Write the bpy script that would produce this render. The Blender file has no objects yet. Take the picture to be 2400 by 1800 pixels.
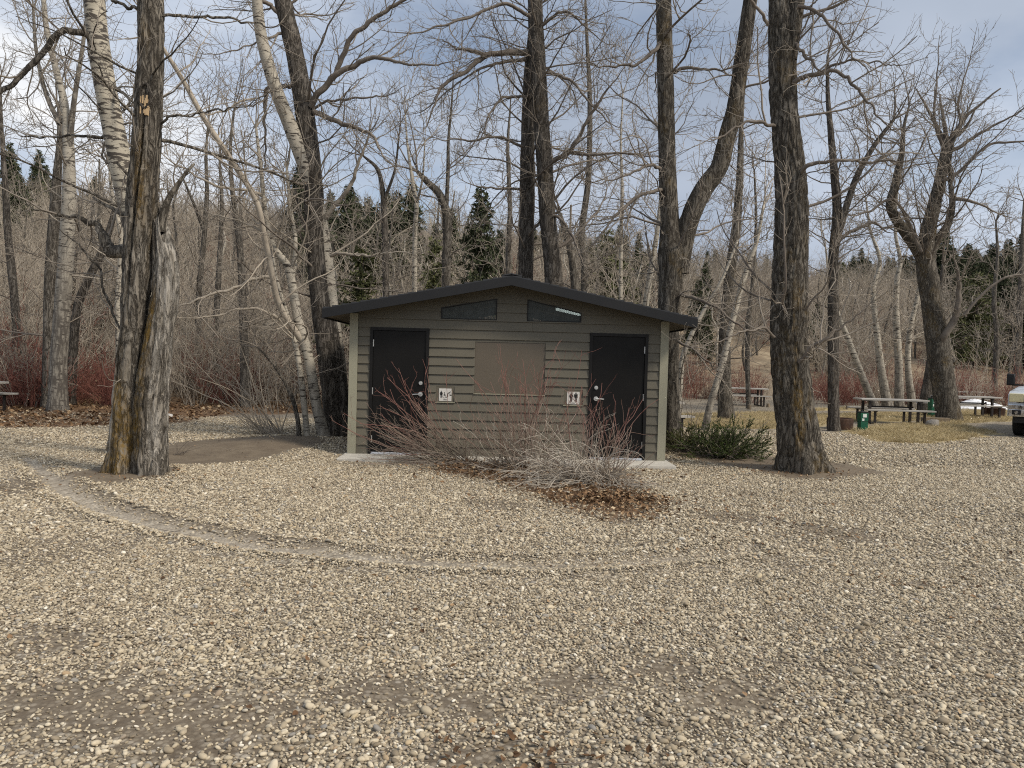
import bpy, math, random
import numpy as np
from mathutils import Matrix, Vector

# ------------------------------------------------------------------ camera
sc = bpy.context.scene
FPX, EYE = 1800.0, 1.6                 # focal length in photo pixels (2400 wide), eye height
PITCH, ROLL = math.radians(-1.6), math.radians(1.5)
_f = np.array([0, math.cos(PITCH), math.sin(PITCH)])
_r0 = np.array([1.0, 0, 0]); _u0 = np.cross(_r0, _f)
_r = _r0 * math.cos(ROLL) + _u0 * math.sin(ROLL)
_u = _u0 * math.cos(ROLL) - _r0 * math.sin(ROLL)
cam = bpy.data.cameras.new('camera'); cam.sensor_width = 36.0
cam.lens = 36.0 * FPX / 2400.0; cam.clip_end = 3000.0; cam.clip_start = 0.05
cam_o = bpy.data.objects.new('camera', cam); sc.collection.objects.link(cam_o)
cam_o.matrix_world = Matrix(((_r[0], _u[0], -_f[0], 0), (_r[1], _u[1], -_f[1], 0), (_r[2], _u[2], -_f[2], EYE), (0, 0, 0, 1)))
sc.camera = cam_o

# ------------------------------------------------------------------ sky, sun, exposure
SUN_DIR = Vector((0.62, -0.38, 0.68)).normalized()       # towards the sun
SUN_EL = math.asin(SUN_DIR.z); SUN_AZ = math.atan2(SUN_DIR.x, SUN_DIR.y)
world = bpy.data.worlds.new('World'); sc.world = world; world.use_nodes = True
wt = world.node_tree; wt.nodes.clear()
def wn(t, **k):
    n = wt.nodes.new(t)
    for a, b in k.items(): setattr(n, a, b)
    return n
def wl(a, b): wt.links.new(a, b)
w_out = wn('ShaderNodeOutputWorld'); w_bg = wn('ShaderNodeBackground'); w_bg.inputs['Strength'].default_value = 0.1
w_sky = wn('ShaderNodeTexSky'); w_sky.sky_type = 'NISHITA'; w_sky.sun_disc = False
w_sky.sun_elevation = SUN_EL; w_sky.sun_rotation = SUN_AZ; w_sky.air_density = 1.0; w_sky.dust_density = 1.5
w_tc = wn('ShaderNodeTexCoord'); w_sep = wn('ShaderNodeSeparateXYZ'); wl(w_tc.outputs['Generated'], w_sep.inputs[0])
w_zb = wn('ShaderNodeMath', operation='MAXIMUM'); wl(w_sep.outputs['Z'], w_zb.inputs[0]); w_zb.inputs[1].default_value = 0.0
w_za = wn('ShaderNodeMath', operation='ADD'); wl(w_zb.outputs[0], w_za.inputs[0]); w_za.inputs[1].default_value = 0.32
w_dx = wn('ShaderNodeMath', operation='DIVIDE'); wl(w_sep.outputs['X'], w_dx.inputs[0]); wl(w_za.outputs[0], w_dx.inputs[1])
w_dy = wn('ShaderNodeMath', operation='DIVIDE'); wl(w_sep.outputs['Y'], w_dy.inputs[0]); wl(w_za.outputs[0], w_dy.inputs[1])
w_cmb = wn('ShaderNodeCombineXYZ'); wl(w_dx.outputs[0], w_cmb.inputs[0]); wl(w_dy.outputs[0], w_cmb.inputs[1]); w_cmb.inputs[2].default_value = 8.1
w_n1 = wn('ShaderNodeTexNoise'); w_n1.inputs['Scale'].default_value = 1.1; w_n1.inputs['Detail'].default_value = 7; w_n1.inputs['Roughness'].default_value = 0.55; w_n1.inputs['Distortion'].default_value = 0.35
wl(w_cmb.outputs[0], w_n1.inputs['Vector'])
w_n2 = wn('ShaderNodeTexNoise'); w_n2.inputs['Scale'].default_value = 0.75; w_n2.inputs['Detail'].default_value = 5; w_n2.inputs['Roughness'].default_value = 0.5
w_off = wn('ShaderNodeVectorMath', operation='ADD'); wl(w_cmb.outputs[0], w_off.inputs[0]); w_off.inputs[1].default_value = (7.3, 2.1, 0.4); wl(w_off.outputs[0], w_n2.inputs['Vector'])
w_cc = wn('ShaderNodeValToRGB'); wl(w_n2.outputs['Fac'], w_cc.inputs[0])        # cloud shade: grey-blue base to white
w_cc.color_ramp.elements[0].position = 0.31; w_cc.color_ramp.elements[0].color = (0.33, 0.385, 0.48, 1)
w_cc.color_ramp.elements[1].position = 0.58; w_cc.color_ramp.elements[1].color = (1.0, 0.99, 0.97, 1)
w_e = w_cc.color_ramp.elements.new(0.5); w_e.color = (0.56, 0.62, 0.72, 1)
w_cs = wn('ShaderNodeVectorMath', operation='SCALE'); wl(w_cc.outputs[0], w_cs.inputs[0]); w_cs.inputs['Scale'].default_value = 8.4
w_cov = wn('ShaderNodeValToRGB'); wl(w_n1.outputs['Fac'], w_cov.inputs[0])
w_cov.color_ramp.elements[0].position = 0.34; w_cov.color_ramp.elements[0].color = (0.25, 0.25, 0.25, 1)
w_cov.color_ramp.elements[1].position = 0.52; w_cov.color_ramp.elements[1].color = (1, 1, 1, 1)
w_mix = wn('ShaderNodeMix', data_type='RGBA')
w_skb = wn('ShaderNodeVectorMath', operation='SCALE'); wl(w_sky.outputs[0], w_skb.inputs[0]); w_skb.inputs['Scale'].default_value = 0.9
wl(w_cov.outputs[0], w_mix.inputs['Factor']); wl(w_skb.outputs[0], w_mix.inputs['A']); wl(w_cs.outputs[0], w_mix.inputs['B'])
wl(w_mix.outputs['Result'], w_bg.inputs['Color']); wl(w_bg.outputs[0], w_out.inputs['Surface'])

sun = bpy.data.lights.new('sun', 'SUN'); sun.energy = 2.5; sun.angle = math.radians(12); sun.color = (1.0, 0.90, 0.76)
sun_o = bpy.data.objects.new('sun', sun); sc.collection.objects.link(sun_o)
sun_o.rotation_euler = (-SUN_DIR).to_track_quat('-Z', 'Y').to_euler(); sun_o.location = (20, -15, 25)
sc.view_settings.view_transform = 'Standard'; sc.view_settings.look = 'None'
sc.view_settings.exposure = 0.42; sc.view_settings.gamma = 1.0; sc.view_settings.use_curve_mapping = False
sc.cycles.max_bounces = 6; sc.cycles.diffuse_bounces = 3; sc.cycles.glossy_bounces = 3
sc.cycles.transparent_max_bounces = 4; sc.cycles.filter_width = 1.1; sc.cycles.use_denoising = False

# ------------------------------------------------------------------ helpers
COL = sc.collection
CAMP = np.array([0, 0, EYE])
def ray(u, v): return _f + _r * ((u - 1200) / FPX) - _u * ((v - 900) / FPX)
def G(u, v, z=0.0):                     # photo pixel -> point on the ground
    d = ray(u, v); return CAMP + d * ((z - EYE) / d[2])
def A(u, v, y):                         # photo pixel at a known distance y
    d = ray(u, v); return CAMP + d * (y / d[1])
def rot2(px, y): return px * y / FPX    # photo pixels to metres at distance y

def _hash(ix, iy, iz, seed):
    h = (ix * 374761393 + iy * 668265263 + iz * 2147483647 + seed * 974634541).astype(np.int64) & 0xffffffff
    h = ((h ^ (h >> 13)) * 1274126177) & 0xffffffff
    h = ((h ^ (h >> 16)) * 2246822519) & 0xffffffff
    return ((h ^ (h >> 15)) & 0xffffff) / float(0xffffff)
def vnoise(x, y, z=0.0, seed=0):        # value noise in -1..1
    x, y, z = np.broadcast_arrays(np.asarray(x, float), np.asarray(y, float), np.asarray(z, float))
    ix, iy, iz = np.floor(x).astype(np.int64), np.floor(y).astype(np.int64), np.floor(z).astype(np.int64)
    fx, fy, fz = x - ix, y - iy, z - iz
    fx, fy, fz = [f * f * (3 - 2 * f) for f in (fx, fy, fz)]
    r = 0
    for dx in (0, 1):
        for dy in (0, 1):
            for dz in (0, 1):
                r = r + _hash(ix + dx, iy + dy, iz + dz, seed) * (fx if dx else 1 - fx) * (fy if dy else 1 - fy) * (fz if dz else 1 - fz)
    return r * 2 - 1
def fbm(x, y, z=0.0, seed=0, oct=4):
    a, s, t = 1.0, 0.0, 0.0
    for o in range(oct):
        s = s + a * vnoise(np.asarray(x) * 2 ** o, np.asarray(y) * 2 ** o, np.asarray(z) * 2 ** o, seed + o * 17); t += a; a *= 0.5
    return s / t
def sstep(a, b, x):
    t = np.clip((x - a) / (b - a), 0, 1); return t * t * (3 - 2 * t)
def norm(v): return v / np.maximum(np.linalg.norm(v, axis=-1, keepdims=True), 1e-9)

def quick_mesh(name, V, Fq, mats=(), smooth=True, attrs=None, fmat=None):
    """V (n,3); Fq (m,k) array of equal-size faces or list of such arrays"""
    me = bpy.data.meshes.new(name)
    V = np.asarray(V, np.float32)
    Fs = [np.asarray(f, np.int32) for f in (Fq if isinstance(Fq, list) else [Fq]) if len(f)]
    me.vertices.add(len(V)); me.vertices.foreach_set('co', V.ravel())
    loops = np.concatenate([f.ravel() for f in Fs]) if Fs else np.zeros(0, np.int32)
    tot = np.concatenate([np.full(len(f), f.shape[1], np.int32) for f in Fs]) if Fs else np.zeros(0, np.int32)
    if len(loops):
        me.loops.add(len(loops)); me.loops.foreach_set('vertex_index', loops)
        me.polygons.add(len(tot)); me.polygons.foreach_set('loop_start', np.concatenate([[0], np.cumsum(tot)[:-1]]).astype(np.int32))
        if fmat is not None: me.polygons.foreach_set('material_index', np.asarray(fmat, np.int32))
    me.update(calc_edges=True)
    if len(loops): me.polygons.foreach_set('use_smooth', np.full(len(tot), smooth, bool))
    for k, v in (attrs or {}).items():
        v = np.asarray(v, np.float32)
        if v.ndim == 1: me.attributes.new(k, 'FLOAT', 'POINT').data.foreach_set('value', v)
        else: me.attributes.new(k, 'FLOAT_VECTOR', 'POINT').data.foreach_set('vector', v.ravel())
    for m in mats: me.materials.append(m)
    return me
def link(name, me, parent=None, loc=None, rot=None):
    o = bpy.data.objects.new(name, me); COL.objects.link(o)
    if parent is not None: o.parent = parent
    if loc is not None: o.location = loc
    if rot is not None: o.rotation_euler = rot
    return o
def tag(o, label=None, cat=None, group=None, kind=None):
    for k, v in (('label', label), ('category', cat), ('group', group), ('kind', kind)):
        if v: o[k] = v
    return o
def thing(name, label, cat, loc=(0, 0, 0), rz=0.0, group=None):
    o = link(name, None, None, loc, (0, 0, rz)); o.empty_display_size = 0.2
    return tag(o, label, cat, group)
def copy_tree(o, parent=None):
    c = o.copy(); COL.objects.link(c); c.parent = parent
    for ch in [x for x in COL.objects if x.parent == o]: copy_tree(ch, c)
    return c

class MB:
    """collects simple solids into one mesh"""
    def __init__(s): s.v, s.f = [], []
    def add(s, vs, fs):
        b = len(s.v); s.v += [tuple(p) for p in vs]; s.f += [tuple(i + b for i in f) for f in fs]; return s
    def box(s, a, b, m=None):
        x0, y0, z0 = a; x1, y1, z1 = b
        vs = [(x0, y0, z0), (x1, y0, z0), (x1, y1, z0), (x0, y1, z0), (x0, y0, z1), (x1, y0, z1), (x1, y1, z1), (x0, y1, z1)]
        return s.hexa(vs, m)
    def hexa(s, vs, m=None):
        if m is not None: vs = [tuple(m @ Vector(p)) for p in vs]
        return s.add(vs, [(0, 3, 2, 1), (4, 5, 6, 7), (0, 1, 5, 4), (1, 2, 6, 5), (2, 3, 7, 6), (3, 0, 4, 7)])
    def cyl(s, p, q, r, n=12, r2=None, cap=True):
        p, q = Vector(p), Vector(q); d = (q - p).normalized()
        a = d.orthogonal().normalized(); b = d.cross(a); r2 = r if r2 is None else r2
        vs = [p + (a * math.cos(2 * math.pi * i / n) + b * math.sin(2 * math.pi * i / n)) * r for i in range(n)]
        vs += [q + (a * math.cos(2 * math.pi * i / n) + b * math.sin(2 * math.pi * i / n)) * r2 for i in range(n)]
        fs = [(i, (i + 1) % n, n + (i + 1) % n, n + i) for i in range(n)]
        if cap: fs += [tuple(range(n - 1, -1, -1)), tuple(range(n, 2 * n))]
        return s.add(vs, fs)
    def prism(s, poly, d0, d1, axis='y'):
        n = len(poly)
        mk = {'y': lambda a, b, d: (a, d, b), 'x': lambda a, b, d: (d, a, b), 'z': lambda a, b, d: (a, b, d)}[axis]
        vs = [mk(a, b, d0) for a, b in poly] + [mk(a, b, d1) for a, b in poly]
        fs = [(i, (i + 1) % n, n + (i + 1) % n, n + i) for i in range(n)] + [tuple(range(n - 1, -1, -1)), tuple(range(n, 2 * n))]
        return s.add(vs, fs)
    def lathe(s, prof, n=20, c=(0, 0, 0)):
        vs = [(c[0] + r * math.cos(2 * math.pi * i / n), c[1] + r * math.sin(2 * math.pi * i / n), c[2] + z) for r, z in prof for i in range(n)]
        fs = [(j * n + i, j * n + (i + 1) % n, (j + 1) * n + (i + 1) % n, (j + 1) * n + i) for j in range(len(prof) - 1) for i in range(n)]
        return s.add(vs, fs)
    def build(s, name, m, parent=None, smooth=False, bevel=0.0, loc=None, rot=None, label=None):
        me = bpy.data.meshes.new(name); me.from_pydata(s.v, [], s.f); me.update()
        import bmesh
        bm = bmesh.new(); bm.from_mesh(me); bmesh.ops.recalc_face_normals(bm, faces=bm.faces[:])
        if bevel > 0: bmesh.ops.bevel(bm, geom=bm.edges[:], offset=bevel, segments=2, affect='EDGES', profile=0.6, clamp_overlap=True)
        bm.to_mesh(me); bm.free()
        if smooth: me.shade_smooth()
        me.materials.append(m)
        o = link(name, me, parent, loc, rot)
        if label: o['label'] = label
        return o

# ------------------------------------------------------------------ materials
class NT:
    def __init__(s, name):
        s.m = bpy.data.materials.new(name); s.m.use_nodes = True; s.t = s.m.node_tree
        s.b = s.t.nodes['Principled BSDF']; s.o = s.t.nodes['Material Output']
    def n(s, t, ins=None, **k):
        x = s.t.nodes.new(t)
        for a, b in k.items(): setattr(x, a, b)
        for a, b in (ins or {}).items():
            if hasattr(b, 'is_output'): s.t.links.new(b, x.inputs[a])
            else: x.inputs[a].default_value = b
        return x
    def l(s, a, b): s.t.links.new(a, b)
    def coord(s, which='Object', scale=(1, 1, 1)):
        tc = s.n('ShaderNodeTexCoord'); mp = s.n('ShaderNodeMapping', {'Vector': tc.outputs[which], 'Scale': scale}); return mp.outputs[0]
    def noise(s, vec, scale, detail=4, rough=0.55, dist=0.0):
        return s.n('ShaderNodeTexNoise', {'Vector': vec, 'Scale': scale, 'Detail': detail, 'Roughness': rough, 'Distortion': dist}).outputs['Fac']
    def vor(s, vec, scale, out='Distance', feature='F1', rnd=1.0):
        return s.n('ShaderNodeTexVoronoi', {'Vector': vec, 'Scale': scale, 'Randomness': rnd}, feature=feature).outputs[out]
    def ramp(s, fac, stops, interp='LINEAR'):
        r = s.n('ShaderNodeValToRGB', {0: fac}); e = r.color_ramp.elements; r.color_ramp.interpolation = interp
        while len(e) < len(stops): e.new(0.5)
        for x, (p, c) in zip(e, stops):
            x.position = p; x.color = (c, c, c, 1) if isinstance(c, (int, float)) else (*c, 1)
        return r.outputs[0]
    def mix(s, fac, a, b, mode='MIX'):
        m = s.n('ShaderNodeMix', data_type='RGBA', blend_type=mode)
        for k, v in (('Factor', fac), ('A', a), ('B', b)):
            if hasattr(v, 'is_output'): s.l(v, m.inputs[k])
            elif k == 'Factor': m.inputs[k].default_value = v
            else: m.inputs[k].default_value = (*v, 1)
        return m.outputs['Result']
    def math(s, op, a, b=0.0, clamp=False):
        m = s.n('ShaderNodeMath', operation=op, use_clamp=clamp)
        for i, v in enumerate((a, b)):
            if hasattr(v, 'is_output'): s.l(v, m.inputs[i])
            else: m.inputs[i].default_value = v
        return m.outputs[0]
    def attr(s, name): return s.n('ShaderNodeAttribute', attribute_name=name).outputs['Fac']
    def rnd(s): return s.n('ShaderNodeObjectInfo').outputs['Random']
    def bump(s, h, strength=0.4, dist=0.01):
        b = s.n('ShaderNodeBump', {'Height': h, 'Strength': strength, 'Distance': dist}); s.l(b.outputs[0], s.b.inputs['Normal'])
    def fin(s, col, rough=0.85, spec=0.3, metal=0.0):
        for k, v in (('Base Color', col), ('Roughness', rough), ('Specular IOR Level', spec), ('Metallic', metal)):
            if hasattr(v, 'is_output'): s.l(v, s.b.inputs[k])
            else: s.b.inputs[k].default_value = (*v, 1) if isinstance(v, tuple) else v
        return s.m

def m_plain(name, col, rough=0.6, metal=0.0, var=0.12, scale=6.0, bump=0.0, spec=0.4, bscale=40.0, stretch=(1, 1, 1)):
    t = NT(name); c = t.coord('Object', stretch)
    f = t.noise(c, scale, 5)
    lo = tuple(max(0, x * (1 - var)) for x in col); hi = tuple(min(1, x * (1 + var)) for x in col)
    if bump: t.bump(t.noise(c, bscale, 4), bump, 0.004)
    r = t.ramp(t.noise(c, scale * 1.7, 3), [(0.3, max(0.02, rough - 0.1)), (0.7, min(1, rough + 0.1))])
    return t.fin(t.ramp(f, [(0.3, lo), (0.7, hi)]), r, spec, metal)

def m_bark(name, cols, crack=(0.03, 0.024, 0.019), fs=22.0, lichen=0.0, bump=1.0):
    t = NT(name); c = t.coord('Object', (1, 1, 0.2)); c2 = t.coord('Object', (1, 1, 0.6))
    n1 = t.noise(c, fs * 0.62, 6, 0.62, 0.9); n2 = t.noise(c, fs * 2.0, 4, 0.65)
    rid = t.math('MULTIPLY', t.math('ABSOLUTE', t.math('SUBTRACT', n1, 0.5)), 2.0)      # 0 in the cracks
    h = t.math('ADD', t.math('MULTIPLY', t.ramp(rid, [(0.0, 0.0), (0.16, 1.0)]), 0.8), t.math('MULTIPLY', n2, 0.6))
    base = t.ramp(t.noise(c2, 3.5, 6, 0.65), [(0.28, cols[0]), (0.5, cols[1]), (0.72, cols[2])])
    base = t.mix(t.ramp(n2, [(0.4, 0.0), (0.7, 0.6)]), base, cols[2])
    base = t.mix(t.ramp(rid, [(0.01, 0.85), (0.10, 0.0)]), base, crack)
    if lichen:
        lm = t.ramp(t.noise(c2, 1.6, 6, 0.7), [(0.63 - lichen * 0.1, 0.0), (0.76 - lichen * 0.1, 0.7)])
        base = t.mix(t.math('MULTIPLY', lm, t.ramp(t.noise(c2, 24, 4, 0.7), [(0.4, 0.1), (0.6, 1.0)])), base, (0.155, 0.105, 0.035))
    la = t.attr('lichen'); base = t.mix(t.math('MULTIPLY', la, t.ramp(t.noise(c2, 26, 4, 0.7), [(0.36, 0.1), (0.58, 0.9)])), base, (0.20, 0.125, 0.03))
    ba = t.attr('bare'); base = t.mix(t.math('MULTIPLY', ba, t.ramp(t.noise(c, 14, 5, 0.65), [(0.40, 0.0), (0.56, 0.9)])), base, (0.40, 0.375, 0.335))
    t.bump(h, bump, 0.025)
    return t.fin(base, 0.92, 0.15)

def m_birch(name, pale=(0.50, 0.46, 0.39), dark=(0.05, 0.042, 0.035), amount=0.5):
    t = NT(name); c = t.coord('Object', (1, 1, 4.5)); c2 = t.coord('Object')
    m1 = t.ramp(t.noise(c, 4.5, 4, 0.6), [(0.60 - 0.08 * amount, 0.0), (0.64 - 0.08 * amount, 1.0)])
    m2 = t.ramp(t.noise(c, 11, 3, 0.6), [(0.62, 0.0), (0.66, 0.9)])
    low = t.attr('rough')
    m3 = t.math('MULTIPLY', low, t.ramp(t.noise(t.coord('Object', (1, 1, 0.25)), 16, 4), [(0.38, 0.35), (0.55, 1.0)]))
    base = t.ramp(t.noise(c2, 5, 4), [(0.3, tuple(x * 0.72 for x in pale)), (0.7, pale)])
    base = t.mix(t.math('MAXIMUM', m1, m2), base, dark)
    base = t.mix(m3, base, (0.10, 0.088, 0.075))
    t.bump(t.noise(c, 10, 4), 0.4, 0.01)
    return t.fin(base, 0.75, 0.25)

def m_twig(name, a, b, rough=0.8):
    t = NT(name); c = t.coord('Object')
    k = t.attr('tip')
    base = t.ramp(t.noise(c, 1.7, 4), [(0.3, a), (0.7, b)])
    return t, base, k
def m_twig_simple(name, a, b):
    t, base, k = m_twig(name, a, b)
    base = t.mix(t.math('MULTIPLY', t.rnd(), 0.25), base, tuple(x * 0.6 for x in a))
    return t.fin(base, 0.8, 0.25)

MAT = {}
MAT['bark'] = m_bark('bark_grey_brown', [(0.095, 0.084, 0.072), (0.15, 0.135, 0.115), (0.235, 0.215, 0.185)], lichen=0.25)
MAT['bark_lich'] = m_bark('bark_lichen', [(0.078, 0.069, 0.057), (0.125, 0.112, 0.093), (0.215, 0.195, 0.165)], lichen=0.9)
MAT['bark_split'] = m_bark('bark_split_trunk', [(0.095, 0.083, 0.068), (0.155, 0.138, 0.114), (0.27, 0.245, 0.208)], lichen=0.1, fs=20)
MAT['bark_dark'] = m_bark('bark_dark', [(0.068, 0.060, 0.052), (0.108, 0.096, 0.083), (0.18, 0.163, 0.142)], lichen=0.2)
MAT['birch'] = m_birch('bark_birch', (0.43, 0.395, 0.33)); MAT['birch_marked'] = m_birch('bark_poplar_marked', (0.46, 0.42, 0.34), (0.07, 0.06, 0.05), 1.2)
MAT['twig'] = m_twig_simple('twig_grey', (0.20, 0.172, 0.142), (0.34, 0.30, 0.25))
MAT['twig_pale'] = m_twig_simple('twig_pale', (0.30, 0.26, 0.21), (0.44, 0.39, 0.32))
MAT['twig_bleached'] = m_twig_simple('twig_bleached', (0.38, 0.34, 0.28), (0.56, 0.51, 0.44))
MAT['twig_dark'] = m_twig_simple('twig_brown', (0.12, 0.10, 0.084), (0.23, 0.20, 0.168))
def _m_red():
    t, base, k = m_twig('twig_red', (0.085, 0.066, 0.052), (0.36, 0.30, 0.235))
    red = t.ramp(t.noise(t.coord('Object'), 3, 3), [(0.3, (0.15, 0.048, 0.042)), (0.7, (0.26, 0.12, 0.095))])
    return t.fin(t.mix(t.math('MULTIPLY', k, 0.9), base, red), 0.6, 0.35)
MAT['twig_red'] = _m_red()
MAT['thicket'] = m_twig_simple('twig_thicket_red', (0.17, 0.062, 0.05), (0.27, 0.125, 0.095))
MAT['brush'] = m_twig_simple('twig_hill_brush', (0.28, 0.24, 0.19), (0.46, 0.405, 0.33))
MAT['wood_pale'] = m_plain('torn_wood', (0.42, 0.30, 0.17), 0.85, var=0.4, scale=9, bump=0.6, stretch=(1, 1, 0.2))

# ------------------------------------------------------------------ ground and hillside
def hill(x, y):
    foot = np.interp(x, [-60, -14, -4, 3, 10, 22, 60], [24, 23.5, 25, 32, 40, 44, 44])
    top = np.interp(x, [-90, -40, -10, 5, 40, 70, 120], [20.5, 20, 17, 15.5, 14.5, 14, 14])
    t = np.clip((y - foot) / (112 - foot), 0, 1)
    s = 0.75 * t + 0.25 * (t * t * (3 - 2 * t))
    k = np.clip((y - foot) / 6, 0, 1)
    return top * s + k * (0.5 * fbm(x * 0.11, y * 0.11, 0, 5) + 2.6 * fbm(x * 0.035, y * 0.03, 0, 9) * np.clip((y - 45) / 40, 0.3, 1)) - 0.4 * sstep(112, 160, y)
def bump_at(x, y, cx, cy, r, h): return h * np.exp(-(((x - cx) ** 2 + (y - cy) ** 2) / (r * r)))
BUSH = [G(1050, 1092), G(1230, 1108), G(1385, 1135)]
def hz(x, y):
    x = np.asarray(x, float); y = np.asarray(y, float)
    h = hill(x, y) + 0.028 * fbm(x * 0.35, y * 0.35, 0, 3) + 0.012 * fbm(x * 1.4, y * 1.4, 0, 4)
    near = np.exp(-((x - 0.0) ** 2 / 9 + (y - 13) ** 2 / 6)); h = h * (1 - 0.85 * near)     # level pad under the building
    for b in BUSH: h = h + bump_at(x, y, b[0], b[1], 0.7, 0.05)
    for p, r, hh in TREE_MOUNDS: h = h + bump_at(x, y, p[0], p[1], r, hh)
    h = h - np.where(y < 30, 0.045 * TRACK(x, y) - 0.03 * np.exp(-((TRK_D(x, y) - 0.26) / 0.09) ** 2), 0)
    return h
def seg_d(x, y, pts):
    d = np.full(np.shape(x), 1e9)
    for a, b in zip(pts[:-1], pts[1:]):
        ax, ay, bx, by = a[0], a[1], b[0], b[1]; l2 = (bx - ax) ** 2 + (by - ay) ** 2 + 1e-9
        t = np.clip(((x - ax) * (bx - ax) + (y - ay) * (by - ay)) / l2, 0, 1)
        d = np.minimum(d, np.hypot(x - ax - t * (bx - ax), y - ay - t * (by - ay)))
    return d
def poly_sd(x, y, pts):                 # signed distance, negative inside
    d = seg_d(x, y, list(pts) + [pts[0]]); ins = np.zeros(np.shape(x), bool)
    n = len(pts)
    for i in range(n):
        x0, y0, x1, y1 = pts[i][0], pts[i][1], pts[(i + 1) % n][0], pts[(i + 1) % n][1]
        if abs(y1 - y0) < 1e-9: continue
        c = ((y0 > y) != (y1 > y)) & (x < (x1 - x0) * (y - y0) / (y1 - y0) + x0); ins ^= c
    return np.where(ins, -d, d)
def GP(px): return [G(u, v)[:2] for u, v in px]
TRK = GP([(70, 1075), (105, 1110), (150, 1152), (240, 1192), (400, 1240), (600, 1281), (800, 1302), (1010, 1322), (1250, 1330), (1500, 1318), (1750, 1290)])
def TRK_D(x, y): return np.where(np.hypot(x + 2.5, y - 7.5) < 9, seg_d(x, y, TRK), 9.0)
def TRACK(x, y):
    near = np.hypot(x + 2.5, y - 7.5) < 9
    d = np.where(near, seg_d(x, y, TRK), 9); return np.exp(-(d / 0.10) ** 2) * np.interp(x, [-2.4, -0.6, 1.5, 2.4], [1.0, 0.55, 0.3, 0.0])
TREE_MOUNDS = [(G(322, 1118), 1.1, 0.10), (G(560, 1058), 1.3, 0.12), (G(700, 1040), 1.0, 0.08), (G(1888, 1100), 0.9, 0.06), (G(1575, 1050), 1.0, 0.05), (G(2140, 1018), 0.7, 0.16)]
GRASS = [GP(p) for p in ([(1985, 1012), (2060, 1032), (2160, 1038), (2260, 1028), (2320, 1013), (2230, 988), (2190, 992), (2060, 1000)],
                         [(1590, 972), (1850, 966), (1850, 1003), (1700, 1004), (1590, 1000)],
                         [(1850, 972), (2050, 968), (2300, 962), (2400, 962), (2400, 984), (2250, 992), (2190, 984), (2000, 988), (1850, 1004)],
                         [(1850, 957), (2450, 950), (2450, 956), (1850, 963)])]
LITTER = [GP(p) for p in ([(-200, 1008), (250, 998), (420, 990), (560, 968), (700, 968), (830, 985), (900, 940), (300, 925), (-200, 925)],
                          [(1010, 1105), (1150, 1128), (1290, 1180), (1420, 1222), (1540, 1218), (1540, 1180), (1470, 1130), (1390, 1092), (1200, 1085), (1050, 1080)])]
DIRT = [GP(p) for p in ([(360, 1104), (480, 1094), (640, 1078), (770, 1046), (740, 1022), (600, 1026), (420, 1042), (340, 1070)],
                        [(1575, 1068), (1700, 1092), (1850, 1122), (1960, 1126), (2075, 1112), (1990, 1090), (1850, 1078), (1720, 1054), (1600, 1046)],
                        [(150, 1128), (240, 1150), (400, 1130), (400, 1100), (260, 1090)])]
SPOTS = [(G(150, 1640), 0.75), (G(480, 1700), 0.55), (G(120, 1500), 0.5), (G(900, 1610), 0.35), (G(1160, 1770), 0.3), (G(1700, 1630), 0.45), (G(1960, 1250), 0.6),
         (G(1700, 1210), 0.55), (G(1330, 1590), 0.3), (G(1430, 1195), 0.5), (G(1180, 1180), 0.7), (G(1100, 1640), 0.3), (G(1560, 1560), 0.35), (G(60, 1140), 1.0), (G(2140, 1370), 0.25)]
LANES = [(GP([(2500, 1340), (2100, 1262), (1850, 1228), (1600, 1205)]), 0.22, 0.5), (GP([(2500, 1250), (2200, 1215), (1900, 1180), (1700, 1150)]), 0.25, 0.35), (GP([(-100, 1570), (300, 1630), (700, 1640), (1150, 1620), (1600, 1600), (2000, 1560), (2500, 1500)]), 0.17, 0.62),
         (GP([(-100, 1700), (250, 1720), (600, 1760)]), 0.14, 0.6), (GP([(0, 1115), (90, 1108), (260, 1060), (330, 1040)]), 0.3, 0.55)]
TRK_SHADE = GP([(150, 1125), (190, 1152), (270, 1182), (420, 1226), (600, 1262), (760, 1282)])  # inner edge of the rut, line of its painted shadow rim
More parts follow.
